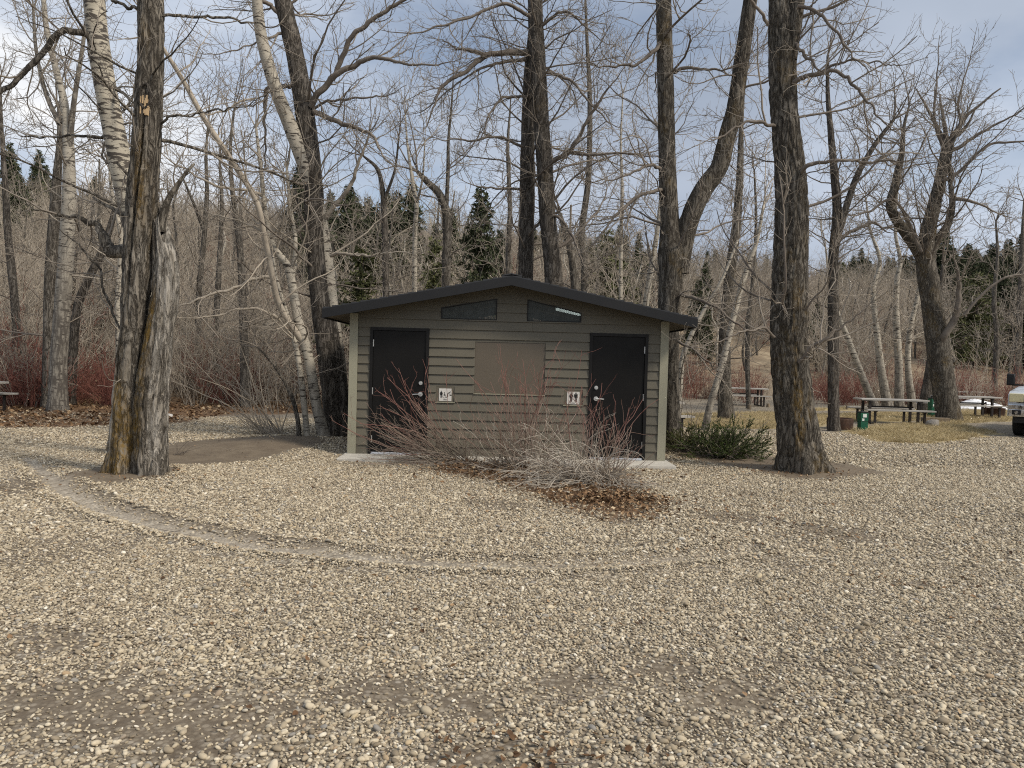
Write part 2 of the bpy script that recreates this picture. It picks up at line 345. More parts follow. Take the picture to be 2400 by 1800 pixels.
def masks(x, y):
    wob = 0.35 * fbm(x * 0.9, y * 0.9, 0, 21) + 0.15 * fbm(x * 4, y * 4, 0, 22)
    far = 1 + np.maximum(0, y - 14) * 0.05
    gr = np.zeros(np.shape(x)); li = np.zeros(np.shape(x)); dirt_shade = np.zeros(np.shape(x))
    for p in GRASS: gr = np.maximum(gr, 1 - sstep(-0.15, 0.3, poly_sd(x, y, p) + wob * far))
    for i, p in enumerate(LITTER): li = np.maximum(li, 1 - sstep(-0.25, 0.35, poly_sd(x, y, p) + wob * (2.0 if i == 0 else 1.0)))
    for p in DIRT: dirt_shade = np.maximum(dirt_shade, 1 - sstep(-0.15, 0.2, poly_sd(x, y, p) + wob * 0.4))
    for c, r in SPOTS: dirt_shade = np.maximum(dirt_shade, (1 - sstep(r * 0.3, r, np.hypot(x - c[0], (y - c[1]) * 1.15) + wob * 1.1 * r)) * 0.75)
    dirt_shade = np.maximum(dirt_shade, sstep(0.10, 0.45, fbm(x * 0.55, y * 0.8, 0, 31)) * 0.6 * sstep(9, 5, y))
    for ln, w_, a_ in LANES: dirt_shade = np.maximum(dirt_shade, a_ * np.exp(-((seg_d(x, y, ln) + 0.5 * wob) / w_) ** 2) * (0.75 + 0.6 * fbm(x * 2.2, y * 2.2, 0, 33)))
    inner = (seg_d(x, y, TRK_SHADE) - 0.02); dirt_shade = np.maximum(dirt_shade, 0.7 * np.exp(-(inner / 0.10) ** 2))  # shadow along the rut's inner edge, painted in through the dirt mask
    dirt_shade = np.clip(dirt_shade, 0, 1)
    hl = np.clip((y - np.interp(x, [-60, -14, -4, 3, 10, 22, 60], [24, 23.5, 25, 32, 40, 44, 44])) / 3, 0, 1)
    return dirt_shade, gr * (1 - hl), np.maximum(li, hl * 0.0), TRACK(x, y), hl

def grow_axis(a, b, step, lo, hi, f=1.13):
    xs = list(np.arange(a, b + 1e-6, step)); s = step
    while xs[-1] < hi: s *= f; xs.append(xs[-1] + s)
    s = step; l = []
    x = a
    while x > lo: s *= f; x -= s; l.append(x)
    return np.array(l[::-1] + xs)
gx = grow_axis(-13, 19, 0.16, -420, 420); gy = grow_axis(1.0, 31, 0.16, -60, 420)
def make_sheet(name, ys, m):
    X, Y = np.meshgrid(gx, ys); Z = hz(X, Y); n, k = X.shape
    V = np.stack([X, Y, Z], -1).reshape(-1, 3); i = np.arange((n - 1) * k).reshape(n - 1, k)[:, :-1].ravel()
    dirt_shade, gr, li, tr, hl = [a.ravel() for a in masks(X, Y)]
    me = quick_mesh(name, V, np.stack([i, i + 1, i + k + 1, i + k], 1), [m], True, {'dirt': dirt_shade, 'grass': gr, 'litter': li, 'track': tr, 'slope': hl})  # 'dirt' holds real dirt plus the rut's painted shadow rim
    return tag(link(name, me), kind='structure')
def _m_ground():
    t = NT('gravel_ground'); c = t.coord('Object')
    cell = t.n('ShaderNodeTexVoronoi', {'Vector': c, 'Scale': 32.0}); cr = t.n('ShaderNodeSeparateColor', {0: cell.outputs['Color']})
    stone = t.ramp(cr.outputs[0], [(0.0, (0.14, 0.115, 0.085)), (0.25, (0.28, 0.24, 0.18)), (0.6, (0.40, 0.35, 0.265)), (0.9, (0.52, 0.465, 0.37)), (1.0, (0.62, 0.57, 0.48))])
    gap = t.ramp(cell.outputs['Distance'], [(0.36, 0.0), (0.6, 0.75)])
    earth = t.ramp(t.noise(c, 9, 6, 0.65), [(0.3, (0.036, 0.027, 0.019)), (0.7, (0.088, 0.067, 0.047))])
    big = t.noise(c, 0.55, 4, 0.6)
    stone = t.mix(t.ramp(big, [(0.35, 0.0), (0.7, 0.55)]), stone, (0.25, 0.215, 0.17))
    col = t.mix(gap, stone, earth)
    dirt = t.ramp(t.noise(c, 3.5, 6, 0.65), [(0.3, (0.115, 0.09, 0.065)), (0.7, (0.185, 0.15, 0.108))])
    col = t.mix(t.math('MULTIPLY', t.attr('dirt'), 0.95), col, dirt)  # brown earth, also used to paint the rut's shadow rim
    col = t.mix(t.math('MULTIPLY', t.attr('track'), 0.9), col, t.ramp(t.noise(c, 18, 4), [(0.3, (0.37, 0.325, 0.26)), (0.7, (0.50, 0.45, 0.37))]))
    grass = t.ramp(t.noise(c, 5, 6, 0.7), [(0.3, (0.20, 0.15, 0.07)), (0.5, (0.36, 0.285, 0.145)), (0.72, (0.50, 0.41, 0.23))])
    grass = t.mix(t.ramp(t.noise(c, 0.5, 3), [(0.5, 0.0), (0.7, 0.3)]), grass, (0.22, 0.19, 0.085))
    col = t.mix(t.attr('grass'), col, grass)
    lit = t.ramp(t.noise(c, 7, 6, 0.7), [(0.28, (0.045, 0.03, 0.019)), (0.48, (0.14, 0.085, 0.048)), (0.7, (0.28, 0.18, 0.10))])
    col = t.mix(t.attr('litter'), col, lit)
    sl = t.ramp(t.noise(c, 0.9, 7, 0.7), [(0.28, (0.09, 0.066, 0.045)), (0.48, (0.20, 0.155, 0.105)), (0.7, (0.33, 0.27, 0.185))])
    col = t.mix(t.attr('slope'), col, sl)
    hgt = t.math('ADD', t.math('MULTIPLY', t.math('SUBTRACT', 1.0, cell.outputs['Distance']), t.math('SUBTRACT', 1.0, t.attr('dirt'))), t.math('MULTIPLY', t.noise(c, 30, 5, 0.7), 0.8))  # 'dirt' flattens the stones, also along the rut's painted shadow rim
    t.bump(hgt, 0.7, 0.015)
    return t.fin(col, 0.9, 0.2)
MAT['ground'] = _m_ground()
cut = int(np.searchsorted(gy, 40.0))
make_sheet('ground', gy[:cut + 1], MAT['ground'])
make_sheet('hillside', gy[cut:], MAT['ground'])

# ------------------------------------------------------------------ the restroom building
M_SIDING = None
def _m_siding():
    t = NT('siding_olive_paint'); c = t.coord('Object', (1.0, 1.0, 9.0)); g = t.noise(c, 7, 6, 0.7, 0.6)
    r = t.rnd()
    col = t.mix(t.ramp(t.noise(t.coord('Object'), 2.5, 4), [(0.35, 0.0), (0.7, 0.5)]), (0.112, 0.102, 0.076), (0.136, 0.122, 0.092))
    col = t.mix(t.math('MULTIPLY', r, 0.35), col, (0.092, 0.084, 0.064))
    t.bump(g, 0.35, 0.006); return t.fin(col, t.ramp(g, [(0.3, 0.5), (0.7, 0.66)]), 0.35)
MAT['siding'] = _m_siding()
MAT['trim'] = m_plain('trim_sage_paint', (0.285, 0.275, 0.205), 0.6, var=0.05, scale=3, bump=0.15, bscale=60)
MAT['panel'] = m_plain('panel_taupe_paint', (0.108, 0.090, 0.067), 0.5, var=0.05, scale=2)
MAT['roof'] = m_plain('roof_charcoal_metal', (0.022, 0.023, 0.026), 0.42, 0.0, var=0.15, scale=4, bump=0.1, spec=0.5)
MAT['fascia'] = m_plain('fascia_black_metal', (0.012, 0.0125, 0.014), 0.5, var=0.1, scale=2, spec=0.3)
MAT['soffit'] = m_plain('soffit_paint', (0.11, 0.095, 0.07), 0.7, var=0.2, scale=5)
MAT['door'] = m_plain('door_black_paint', (0.0062, 0.0058, 0.0055), 0.5, var=0.25, scale=1.5, spec=0.2)
MAT['frame'] = m_plain('frame_black_paint', (0.0075, 0.007, 0.0068), 0.5, var=0.1, scale=4, spec=0.25)
MAT['steel'] = m_plain('brushed_steel', (0.62, 0.62, 0.60), 0.32, 0.9, var=0.08, scale=30)
MAT['alu'] = m_plain('threshold_aluminium', (0.60, 0.62, 0.66), 0.38, 0.7, var=0.1, scale=20)
MAT['concrete'] = m_plain('concrete', (0.50, 0.475, 0.42), 0.85, var=0.12, scale=5, bump=0.3, bscale=60)
MAT['plate'] = m_plain('sign_plate', (0.62, 0.60, 0.56), 0.35, 0.15, var=0.06, scale=12)
MAT['ink'] = m_plain('sign_ink', (0.006, 0.006, 0.006), 0.5, var=0.1)
MAT['mesh'] = m_plain('vent_mesh_steel', (0.055, 0.063, 0.06), 0.5, 0.2, var=0.1)
MAT['inside'] = m_plain('inside_grey_paint', (0.10, 0.11, 0.10), 0.8, var=0.1)
def _m_emit():
    t = NT('lamp_tube'); t.b.inputs['Emission Color'].default_value = (0.85, 1.0, 0.95, 1); t.b.inputs['Emission Strength'].default_value = 1.0
    return t.fin((0.8, 0.8, 0.8), 0.4)
MAT['tube'] = _m_emit()

BW, BD, ZS = 5.16, 4.2, 0.05            # width, depth, slab top
pl = G(818, 1062, ZS)
YAW = math.radians(1.1)
rest = thing('restroom_building', 'small olive lap-sided restroom building with black roof and two black doors', 'building', (pl[0], pl[1], 0), YAW)
OVX, OVY = 0.36, 0.45
RIDGE, EAVE = 2.86, 2.27                # underside of roof deck at the ridge and at the eave tip
CX = BW / 2
def roof_z(x): return RIDGE - (RIDGE - EAVE) * abs(x - CX) / (CX + OVX)
DOORS = [(0.31, 1.27), (3.89, 4.85)]; DTOP = 2.12
VENTS = [dict(x0=1.45, x1=2.36, zb=2.28, z0=2.465, z1=2.635), dict(x0=2.85, x1=3.74, zb=2.28, z0=2.635, z1=2.44)]
PANEL = (2.02, 3.17, 1.08, 1.925)
BLOCKS = [(1.40, 1.70, 0.925, 1.18), (3.49, 3.80, 0.925, 1.18)]
def vent_top(v, x): return v['z0'] + (v['z1'] - v['z0']) * (x - v['x0']) / (v['x1'] - v['x0'])
def wall_pieces(z0, z1, rects, vents, xa, xb, roof=True):
    """cells of a wall row left after openings: (x0,x1, bottom z at x0,x1, top z at x0,x1)"""
    cuts = {xa, xb, CX}
    for r in rects: cuts |= {r[0], r[1]}
    for v in vents: cuts |= {v['x0'], v['x1']}
    for v in vents:                                   # where the sloping top crosses the row
        for z in (z0, z1):
            s = (v['z1'] - v['z0']) / (v['x1'] - v['x0'])
            x = v['x0'] + (z - v['z0']) / s
            if v['x0'] < x < v['x1']: cuts.add(x)
    if roof:
        for z in (z0, z1):
            dx = (RIDGE - z) / (RIDGE - EAVE) * (CX + OVX)
            for x in (CX - dx, CX + dx):
                if xa < x < xb: cuts.add(x)
    cs = sorted(c for c in cuts if xa - 1e-6 <= c <= xb + 1e-6); out = []
    for a, b in zip(cs[:-1], cs[1:]):
        if b - a < 0.004: continue
        m = (a + b) / 2
        lim = (lambda x: min(z1, roof_z(x))) if roof else (lambda x: z1)
        if lim(m) - z0 < 0.006: continue
        spans = [((z0, z0), (lim(a), lim(b)))]
        for r in rects:
            if r[0] <= m <= r[1]:
                new = []
                for (p, q) in spans:
                    if r[2] >= max(q) or r[3] <= min(p): new.append((p, q)); continue
                    if r[2] > p[0] + 1e-4: new.append((p, (r[2], r[2])))
                    if r[3] < min(q) - 1e-4: new.append(((r[3], r[3]), q))
                spans = new
        for v in vents:
            if v['x0'] <= m <= v['x1']:
                new = []
                for (p, q) in spans:
                    ta, tb = vent_top(v, a), vent_top(v, b)
                    if p[0] < v['zb'] - 1e-4: new.append((p, (min(q[0], v['zb']), min(q[1], v['zb']))))
                    la, lb = max(p[0], ta), max(p[1], tb)
                    if (q[0] - la) + (q[1] - lb) > 0.008: new.append(((min(la, q[0]), min(lb, q[1])), q))
                spans = new
        for p, q in spans: out.append((a, b, p[0], p[1], q[0], q[1]))
    return out
DR = [(d[0] - 0.0, d[1] + 0.0, 0.0, DTOP) for d in DOORS]
OPEN = DR + [PANEL] + BLOCKS
ROW = 0.1475; row0 = ZS
xl, xr = 0.115, BW - 0.115              # between the corner boards
rr = random.Random(4)
i = 0
while row0 + i * ROW < RIDGE - 0.02:
    z0, z1 = row0 + i * ROW, row0 + (i + 1) * ROW
    pcs = wall_pieces(z0, z1, OPEN, VENTS, xl, xr)
    groups = []
    for p in pcs:
        for g in groups:
            if any(abs(q[1] - p[0]) < 1e-4 or (abs(q[0] - p[0]) < 1e-4) for q in g): g.append(p); break
        else: groups.append([p])
    fin = []
    for g in groups:                                   # long runs are butted from two lengths
        x0, x1 = min(p[0] for p in g), max(p[1] for p in g)
        if x1 - x0 > 3.2:
            j = 1.9 if i % 2 else 2.95
            if not any(p[0] < j < p[1] for p in g): j = None
            a, b = [], []
            for p in g:
                if j and p[0] < j < p[1]:
                    f = (j - p[0]) / (p[1] - p[0]); zb = p[2] + (p[3] - p[2]) * f; zt = p[4] + (p[5] - p[4]) * f
                    a.append((p[0], j - 0.0015, p[2], zb, p[4], zt)); b.append((j + 0.0015, p[1], zb, p[3], zt, p[5]))
                elif j is None or p[1] <= j: a.append(p)
                else: b.append(p)
            fin += [x for x in (a, b) if x]
        else: fin.append(g)
    for g in fin:
        mb = MB(); wob = rr.uniform(-0.0015, 0.0015)
        for (a, b, p0, p1, q0, q1) in g:
            def yy(z): return -(0.031 - 0.024 * (z - z0) / ROW) + wob
            e = 0.0
            mb.hexa([(a, yy(p0), p0), (b, yy(p1), p1), (b, 0.0, p1), (a, 0.0, p0), (a, yy(q0), q0), (b, yy(q1), q1), (b, 0.0, q1), (a, 0.0, q0)])
        mb.build('siding_board', MAT['siding'], rest)
    i += 1
# wall sheet behind the boards, back and side walls
def wall_sheet(y0, y1, nm, rects):
    mb = MB()
    for (a, b, p0, p1, q0, q1) in wall_pieces(ZS, RIDGE + 0.02, rects, VENTS, 0.0, BW):
        mb.hexa([(a, y0, p0), (b, y0, p1), (b, y1, p1), (a, y1, p0), (a, y0, q0), (b, y0, q1), (b, y1, q1), (a, y1, q0)])
    return mb.build(nm, MAT['inside'], rest)
wall_sheet(0.003, 0.10, 'front_wall', DR); wall_sheet(BD - 0.1, BD, 'back_wall', [])
zs = roof_z(0.0) - 0.005
MB().box((0.0, 0.103, ZS), (0.1, BD - 0.103, zs)).build('side_wall', MAT['siding'], rest)
MB().box((BW - 0.1, 0.103, ZS), (BW, BD - 0.103, zs)).build('side_wall', MAT['siding'], rest)
for s in (0, 1):                         # corner boards, wrapped round the corner
    x0, x1 = ((-0.022, 0.112) if s == 0 else (BW - 0.112, BW + 0.022))
    zt = roof_z(-0.02) - 0.004
    mb = MB().box((x0, -0.042, ZS + 0.002), (x1, -0.002, zt))
    xs0, xs1 = ((-0.022, -0.002) if s == 0 else (BW + 0.002, BW + 0.022))
    mb.box((xs0, 0.0, ZS + 0.002), (xs1, 0.12, zt)); mb.build('corner_board', MAT['trim'], rest)
MB().box((-0.07, -0.64, -0.12), (BW + 0.07, -0.05, ZS - 0.004)).box((-0.07, -0.05, -0.12), (BW + 0.07, BD + 0.2, ZS)).build('concrete_slab', MAT['concrete'], rest, bevel=0.008)
# panel
mb = MB().box((PANEL[0] + 0.002, -0.006, PANEL[2] + 0.002), (PANEL[1] - 0.002, 0.0025, PANEL[3] - 0.002)); mb.build('blank_panel', MAT['panel'], rest)
MB().box((PANEL[0] - 0.01, -0.030, PANEL[2] - 0.012), (PANEL[1] + 0.01, -0.002, PANEL[2] + 0.0015)).build('panel_sill', MAT['trim'], rest, label='thin pale sill strip under the blank panel')
# doors
def door(d, hinge_left):
    x0, x1 = d; f = 0.05; z0 = ZS + 0.0
    mb = MB().box((x0 + 0.001, -0.040, z0), (x0 + f, 0.09, DTOP)).box((x1 - f, -0.040, z0), (x1 - 0.001, 0.09, DTOP)).box((x0 + f, -0.040, DTOP - f), (x1 - f, 0.09, DTOP - 0.0005))
    mb.build('door_frame', MAT['frame'], rest)
    do = MB().box((x0 + f + 0.004, -0.018, z0 + 0.03), (x1 - f - 0.004, 0.03, DTOP - f - 0.004)).build('door', MAT['door'], rest, bevel=0.002)
    hx = x0 + f if hinge_left else x1 - f; lx = (x1 - f - 0.075) if hinge_left else (x0 + f + 0.075)
    for z in (0.30, 1.08, 1.86):
        MB().cyl((hx, -0.026, z - 0.055), (hx, -0.026, z + 0.055), 0.0085, 10).box((hx - 0.012, -0.0225, z - 0.055), (hx + 0.012, -0.0185, z + 0.055)).build('hinge', MAT['steel'], do)
    b = MB(); b.cyl((lx, -0.018, 1.225), (lx, -0.032, 1.225), 0.034, 24, 0.030).cyl((lx, -0.032, 1.225), (lx, -0.041, 1.225), 0.022, 20, 0.020)
    b.build('deadbolt', MAT['steel'], do, smooth=False)
    h = MB(); h.cyl((lx, -0.018, 1.045), (lx, -0.032, 1.045), 0.040, 24, 0.036).cyl((lx, -0.032, 1.045), (lx, -0.075, 1.045), 0.013, 16)
    s = -1 if hinge_left else 1
    h.cyl((lx - s * 0.012, -0.070, 1.046), (lx + s * 0.125, -0.070, 1.040), 0.0125, 12, 0.0095)
    h.build('lever_handle', MAT['steel'], do)
    MB().box((x0 + f, -0.062, ZS + 0.0005), (x1 - f, 0.05, ZS + 0.016)).box((x0 + f, -0.03, ZS + 0.016), (x1 - f, -0.0185, ZS + 0.034)).build('threshold', MAT['alu'], rest)
door(DOORS[0], True); door(DOORS[1], False)
# signs
def circ(cx, cz, r, n=16): return [(cx + r * math.cos(2 * math.pi * k / n), cz + r * math.sin(2 * math.pi * k / n)) for k in range(n)]
def stroke(mb, a, b, w, y0, y1):
    ax, az = a; bx, bz = b; L = math.hypot(bx - ax, bz - az); nx, nz = -(bz - az) / L * w / 2, (bx - ax) / L * w / 2
    mb.prism([(ax + nx, az + nz), (ax - nx, az - nz), (bx - nx, bz - nz), (bx + nx, bz + nz)], y0, y1)
def woman(mb, cx, cz, h, y0, y1):
    s = h / 1.0
    mb.prism(circ(cx, cz + 0.43 * s, 0.075 * s), y0, y1)
    mb.prism([(cx - 0.09 * s, cz + 0.33 * s), (cx + 0.09 * s, cz + 0.33 * s), (cx + 0.17 * s, cz - 0.13 * s), (cx - 0.17 * s, cz - 0.13 * s)][::-1], y0, y1)
    for k in (-1, 1):
        stroke(mb, (cx + k * 0.10 * s, cz + 0.31 * s), (cx + k * 0.215 * s, cz + 0.0 * s), 0.06 * s, y0, y1)
        stroke(mb, (cx + k * 0.055 * s, cz - 0.12 * s), (cx + k * 0.055 * s, cz - 0.5 * s), 0.075 * s, y0, y1)
def man(mb, cx, cz, h, y0, y1):
    s = h
    mb.prism(circ(cx, cz + 0.43 * s, 0.075 * s), y0, y1)
    mb.prism([(cx - 0.125 * s, cz + 0.33 * s), (cx + 0.125 * s, cz + 0.33 * s), (cx + 0.105 * s, cz - 0.05 * s), (cx - 0.105 * s, cz - 0.05 * s)][::-1], y0, y1)
    for k in (-1, 1):
        stroke(mb, (cx + k * 0.15 * s, cz + 0.32 * s), (cx + k * 0.165 * s, cz - 0.06 * s), 0.065 * s, y0, y1)
        stroke(mb, (cx + k * 0.058 * s, cz - 0.05 * s), (cx + k * 0.058 * s, cz - 0.5 * s), 0.085 * s, y0, y1)
def sign(bl, kind):
    x0, x1, z0, z1 = bl; cx = (x0 + x1) / 2
    MB().box((x0 + 0.001, -0.011, z0 + 0.001), (x1 - 0.001, 0.0025, z1 - 0.001)).build('sign_block', MAT['siding'], rest)
    MB().box((x0 - 0.012, -0.034, z0 - 0.010), (x1 + 0.012, -0.012, z0 + 0.001)).build('block_sill', MAT['trim'], rest)
    s = 0.205; cz = 1.045
    p = MB().box((cx - s / 2, -0.016, cz - s / 2), (cx + s / 2, -0.0115, cz + s / 2)).build('sign_plate', MAT['plate'], rest, bevel=0.001,
        label='steel sign with woman, wheelchair and baby changing pictograms' if kind == 0 else 'steel sign with woman and man pictograms')
    k = MB(); y0, y1 = -0.0175, -0.0161
    if kind == 0:
        woman(k, cx - 0.066, cz + 0.008, 0.115, y0, y1)
        wx, wz = cx - 0.014, cz - 0.022                # wheelchair user
        k.prism(circ(wx + 0.001, wz + 0.056, 0.0075), y0, y1)
        stroke(k, (wx, wz + 0.045), (wx + 0.002, wz + 0.008), 0.010, y0, y1); stroke(k, (wx, wz + 0.026), (wx + 0.018, wz + 0.026), 0.006, y0, y1)
        stroke(k, (wx + 0.001, wz + 0.008), (wx + 0.022, wz + 0.008), 0.008, y0, y1); stroke(k, (wx + 0.022, wz + 0.009), (wx + 0.034, wz - 0.024), 0.007, y0, y1); stroke(k, (wx + 0.032, wz - 0.024), (wx + 0.041, wz - 0.020), 0.006, y0, y1)
        pts = [(wx - 0.001 + 0.027 * math.cos(a), wz - 0.004 + 0.027 * math.sin(a)) for a in [math.radians(v) for v in range(115, 350, 18)]]
        for a, b in zip(pts[:-1], pts[1:]): stroke(k, a, b, 0.0055, y0, y1)
        tx = cx + 0.042; tz = cz - 0.034               # person bending over a changing table
        stroke(k, (tx, tz), (tx, tz + 0.058), 0.011, y0, y1); stroke(k, (tx - 0.002, tz + 0.056), (tx + 0.030, tz + 0.076), 0.013, y0, y1)
        k.prism(circ(tx + 0.040, tz + 0.082, 0.008), y0, y1); stroke(k, (tx + 0.028, tz + 0.072), (tx + 0.036, tz + 0.042), 0.006, y0, y1)
        stroke(k, (tx + 0.028, tz + 0.026), (tx + 0.060, tz + 0.026), 0.010, y0, y1); k.prism(circ(tx + 0.034, tz + 0.036, 0.0065), y0, y1); stroke(k, (tx + 0.036, tz + 0.034), (tx + 0.056, tz + 0.032), 0.008, y0, y1)
    else:
        woman(k, cx - 0.036, cz + 0.014, 0.155, y0, y1); man(k, cx + 0.042, cz + 0.012, 0.158, y0, y1)
    stroke(k, (cx - 0.028, cz - 0.082), (cx + 0.028, cz - 0.082), 0.011, y0, y1)
    k.build('pictogram', MAT['ink'], p)
sign(BLOCKS[0], 0); sign(BLOCKS[1], 1)
# gable vents of expanded steel mesh
def clip_seg(p, q, poly):
    t0, t1 = 0.0, 1.0; d = (q[0] - p[0], q[1] - p[1]); n = len(poly)
    for i in range(n):
        a, b = poly[i], poly[(i + 1) % n]; nx, nz = (b[1] - a[1]), -(b[0] - a[0])     # outward for ccw
        den = nx * d[0] + nz * d[1]; num = nx * (a[0] - p[0]) + nz * (a[1] - p[1])
        if abs(den) < 1e-12:
            if num < 0: return None
        elif den > 0: t1 = min(t1, num / den)
        else: t0 = max(t0, num / den)
    if t1 - t0 < 1e-4: return None
    return (p[0] + d[0] * t0, p[1] + d[1] * t0), (p[0] + d[0] * t1, p[1] + d[1] * t1)
for v in VENTS:
    poly = [(v['x0'], v['zb']), (v['x1'], v['zb']), (v['x1'], v['z1']), (v['x0'], v['z0'])]
    mb = MB(); cw, ch = 0.030, 0.0155
    for sgn in (-1, 1):
        k = -60
        while k < 100:
            p = (v['x0'] + k * cw, v['zb']); L = 0.6; q = (p[0] + sgn * L * cw / ch * 1.0, p[1] + L)
            s = clip_seg(p, q, poly)
            if s: stroke(mb, s[0], s[1], 0.0075, -0.004 - (0.002 if sgn > 0 else 0), 0.001)
            k += 1
    vo = mb.build('vent_mesh', MAT['mesh'], rest)
    fr = MB(); w = 0.018
    for i2 in range(4):
        a, b = poly[i2], poly[(i2 + 1) % 4]; c = (sum(p[0] for p in poly) / 4, sum(p[1] for p in poly) / 4)
        ins = lambda p: (p[0] + (w if p[0] < c[0] else -w), p[1] + (w * 0.8 if p[1] < c[1] else -w * 0.8))
        fr.prism([a, b, ins(b), ins(a)], -0.028, -0.006)
    fr.build('vent_frame', MAT['frame'], vo)
# roof: deck, courses of metal tile, fascia, soffit
for s in (-1, 1):
    def rp(u, off):                      # u = 0 at the ridge .. 1 at the eave tip; off = height above the deck underside
        x = CX + s * u * (CX + OVX); return (x, RIDGE - (RIDGE - EAVE) * u + off)
    y0, y1 = -OVY, BD + 0.4
    a, b, c, d = rp(0, 0.03), rp(1, 0.03), rp(1, 0.09), rp(0, 0.09)
    MB().prism([a, b, c, d], y0 + 0.03, y1 - 0.03).build('roof_deck', MAT['soffit'], rest)
    n = 20
    for k in range(n):
        u0, u1 = k / n, (k + 1) / n
        a, b, c, d = rp(u0, 0.093), rp(u1 + (0.004), 0.093), rp(u1 + 0.004, 0.128), rp(u0, 0.106)
        MB().prism([a, b, c, d], y0 - 0.004, y1).build('roof_course', MAT['roof'], rest)
    a, b, c, d = rp(0.0, -0.045), rp(1.0, -0.045), rp(1.0, 0.098), rp(0, 0.098)
    for yy0, yy1 in ((y0 - 0.012, y0 + 0.022), (y1 - 0.02, y1 + 0.012)):
        MB().prism([a, b, c, d], yy0, yy1).build('rake_fascia', MAT['fascia'], rest)
    e = rp(1.0, 0)
    MB().box((min(e[0], e[0] + s * 0.02), y0 - 0.012, e[1] - 0.05), (max(e[0], e[0] + s * 0.02), y1 + 0.012, e[1] + 0.10)).build('eave_fascia', MAT['fascia'], rest)
    a, b = rp((CX + 0.03) / (CX + OVX), -0.002), rp(0.995, -0.03)
    MB().prism([a, b, (b[0], b[1] + 0.012), (a[0], a[1] + 0.012)], y0 + 0.024, y1 - 0.024).build('soffit', MAT['soffit'], rest)
MB().prism([(CX - 0.16, RIDGE + 0.098), (CX, RIDGE + 0.128), (CX + 0.16, RIDGE + 0.098), (CX + 0.16, RIDGE + 0.112), (CX, RIDGE + 0.146), (CX - 0.16, RIDGE + 0.112)], -OVY - 0.006, BD + 0.4).build('ridge_cap', MAT['roof'], rest)
# vent pipe stub far back on the roof and a lit batten lamp under the ceiling
q = MB(); q.cyl((1.55, 2.4, roof_z(1.55) + 0.09), (1.55, 2.4, roof_z(1.55) + 0.30), 0.11, 16); q.build('roof_vent', MAT['roof'], rest)
lz = lambda x: roof_z(x) - 0.075
lm = MB(); x0, x1 = 3.42, 4.12
lm.hexa([(x0, 1.25, lz(x0) - 0.05), (x1, 1.25, lz(x1) - 0.05), (x1, 1.40, lz(x1) - 0.05), (x0, 1.40, lz(x0) - 0.05), (x0, 1.25, lz(x0)), (x1, 1.25, lz(x1)), (x1, 1.40, lz(x1)), (x0, 1.40, lz(x0))])
lm.build('ceiling_lamp', MAT['tube'], rest, label='lit batten lamp seen through the right vent mesh')

# ------------------------------------------------------------------ trees: generator
def resample(pts, rad, n=None, step=None):
    """Catmull-Rom through pts, resampled evenly"""
    P = np.asarray(pts, float); R = np.asarray(rad, float)
    if len(P) == 2: P = np.stack([P[0], (P[0] + P[1]) / 2, P[1]]); R = np.array([R[0], R.mean(), R[1]])
    E = np.concatenate([[2 * P[0] - P[1]], P, [2 * P[-1] - P[-2]]])
    out, ro = [], []
    for i in range(len(P) - 1):
        t = np.linspace(0, 1, 24, endpoint=False)[:, None]; p0, p1, p2, p3 = E[i:i + 4]
        out.append(0.5 * ((2 * p1) + (-p0 + p2) * t + (2 * p0 - 5 * p1 + 4 * p2 - p3) * t * t + (-p0 + 3 * p1 - 3 * p2 + p3) * t ** 3))
        ro.append(R[i] + (R[i + 1] - R[i]) * t[:, 0])
    out = np.concatenate(out + [P[-1:]]); ro = np.concatenate(ro + [R[-1:]])
    s = np.concatenate([[0], np.cumsum(np.linalg.norm(np.diff(out, axis=0), axis=1))])
    if n is None: n = max(3, int(s[-1] / step) + 1)
    q = np.linspace(0, s[-1], n)
    return np.stack([np.interp(q, s, out[:, k]) for k in range(3)], 1), np.interp(q, s, ro), q
def tubes(P, R, k, ref_seed=0, twist=0.0):
    """P (N,S,3), R (N,S) -> verts, quads, s index"""
    N, S, _ = P.shape
    T = np.empty_like(P); T[:, 1:-1] = P[:, 2:] - P[:, :-2]; T[:, 0] = P[:, 1] - P[:, 0]; T[:, -1] = P[:, -1] - P[:, -2]; T = norm(T)
    m = norm(P[:, -1] - P[:, 0]); ref = np.where(np.abs(m[:, 2:3]) > 0.8, np.array([[1.0, 0.05, 0]]), np.array([[0, 0.05, 1.0]]))
    U = norm(np.cross(T, ref[:, None, :])); W = np.cross(T, U)
    a = np.arange(k) * 2 * math.pi / k
    V = P[:, :, None, :] + R[:, :, None, None] * (np.cos(a)[None, None, :, None] * U[:, :, None, :] + np.sin(a)[None, None, :, None] * W[:, :, None, :])
    base = (np.arange(N) * S * k)[:, None, None] + (np.arange(S - 1) * k)[None, :, None] + np.arange(k)[None, None, :]
    nx = (np.arange(N) * S * k)[:, None, None] + (np.arange(S - 1) * k)[None, :, None] + ((np.arange(k) + 1) % k)[None, None, :]
    Fq = np.stack([base, nx, nx + k, base + k], -1).reshape(-1, 4)
    return V.reshape(-1, 3), Fq
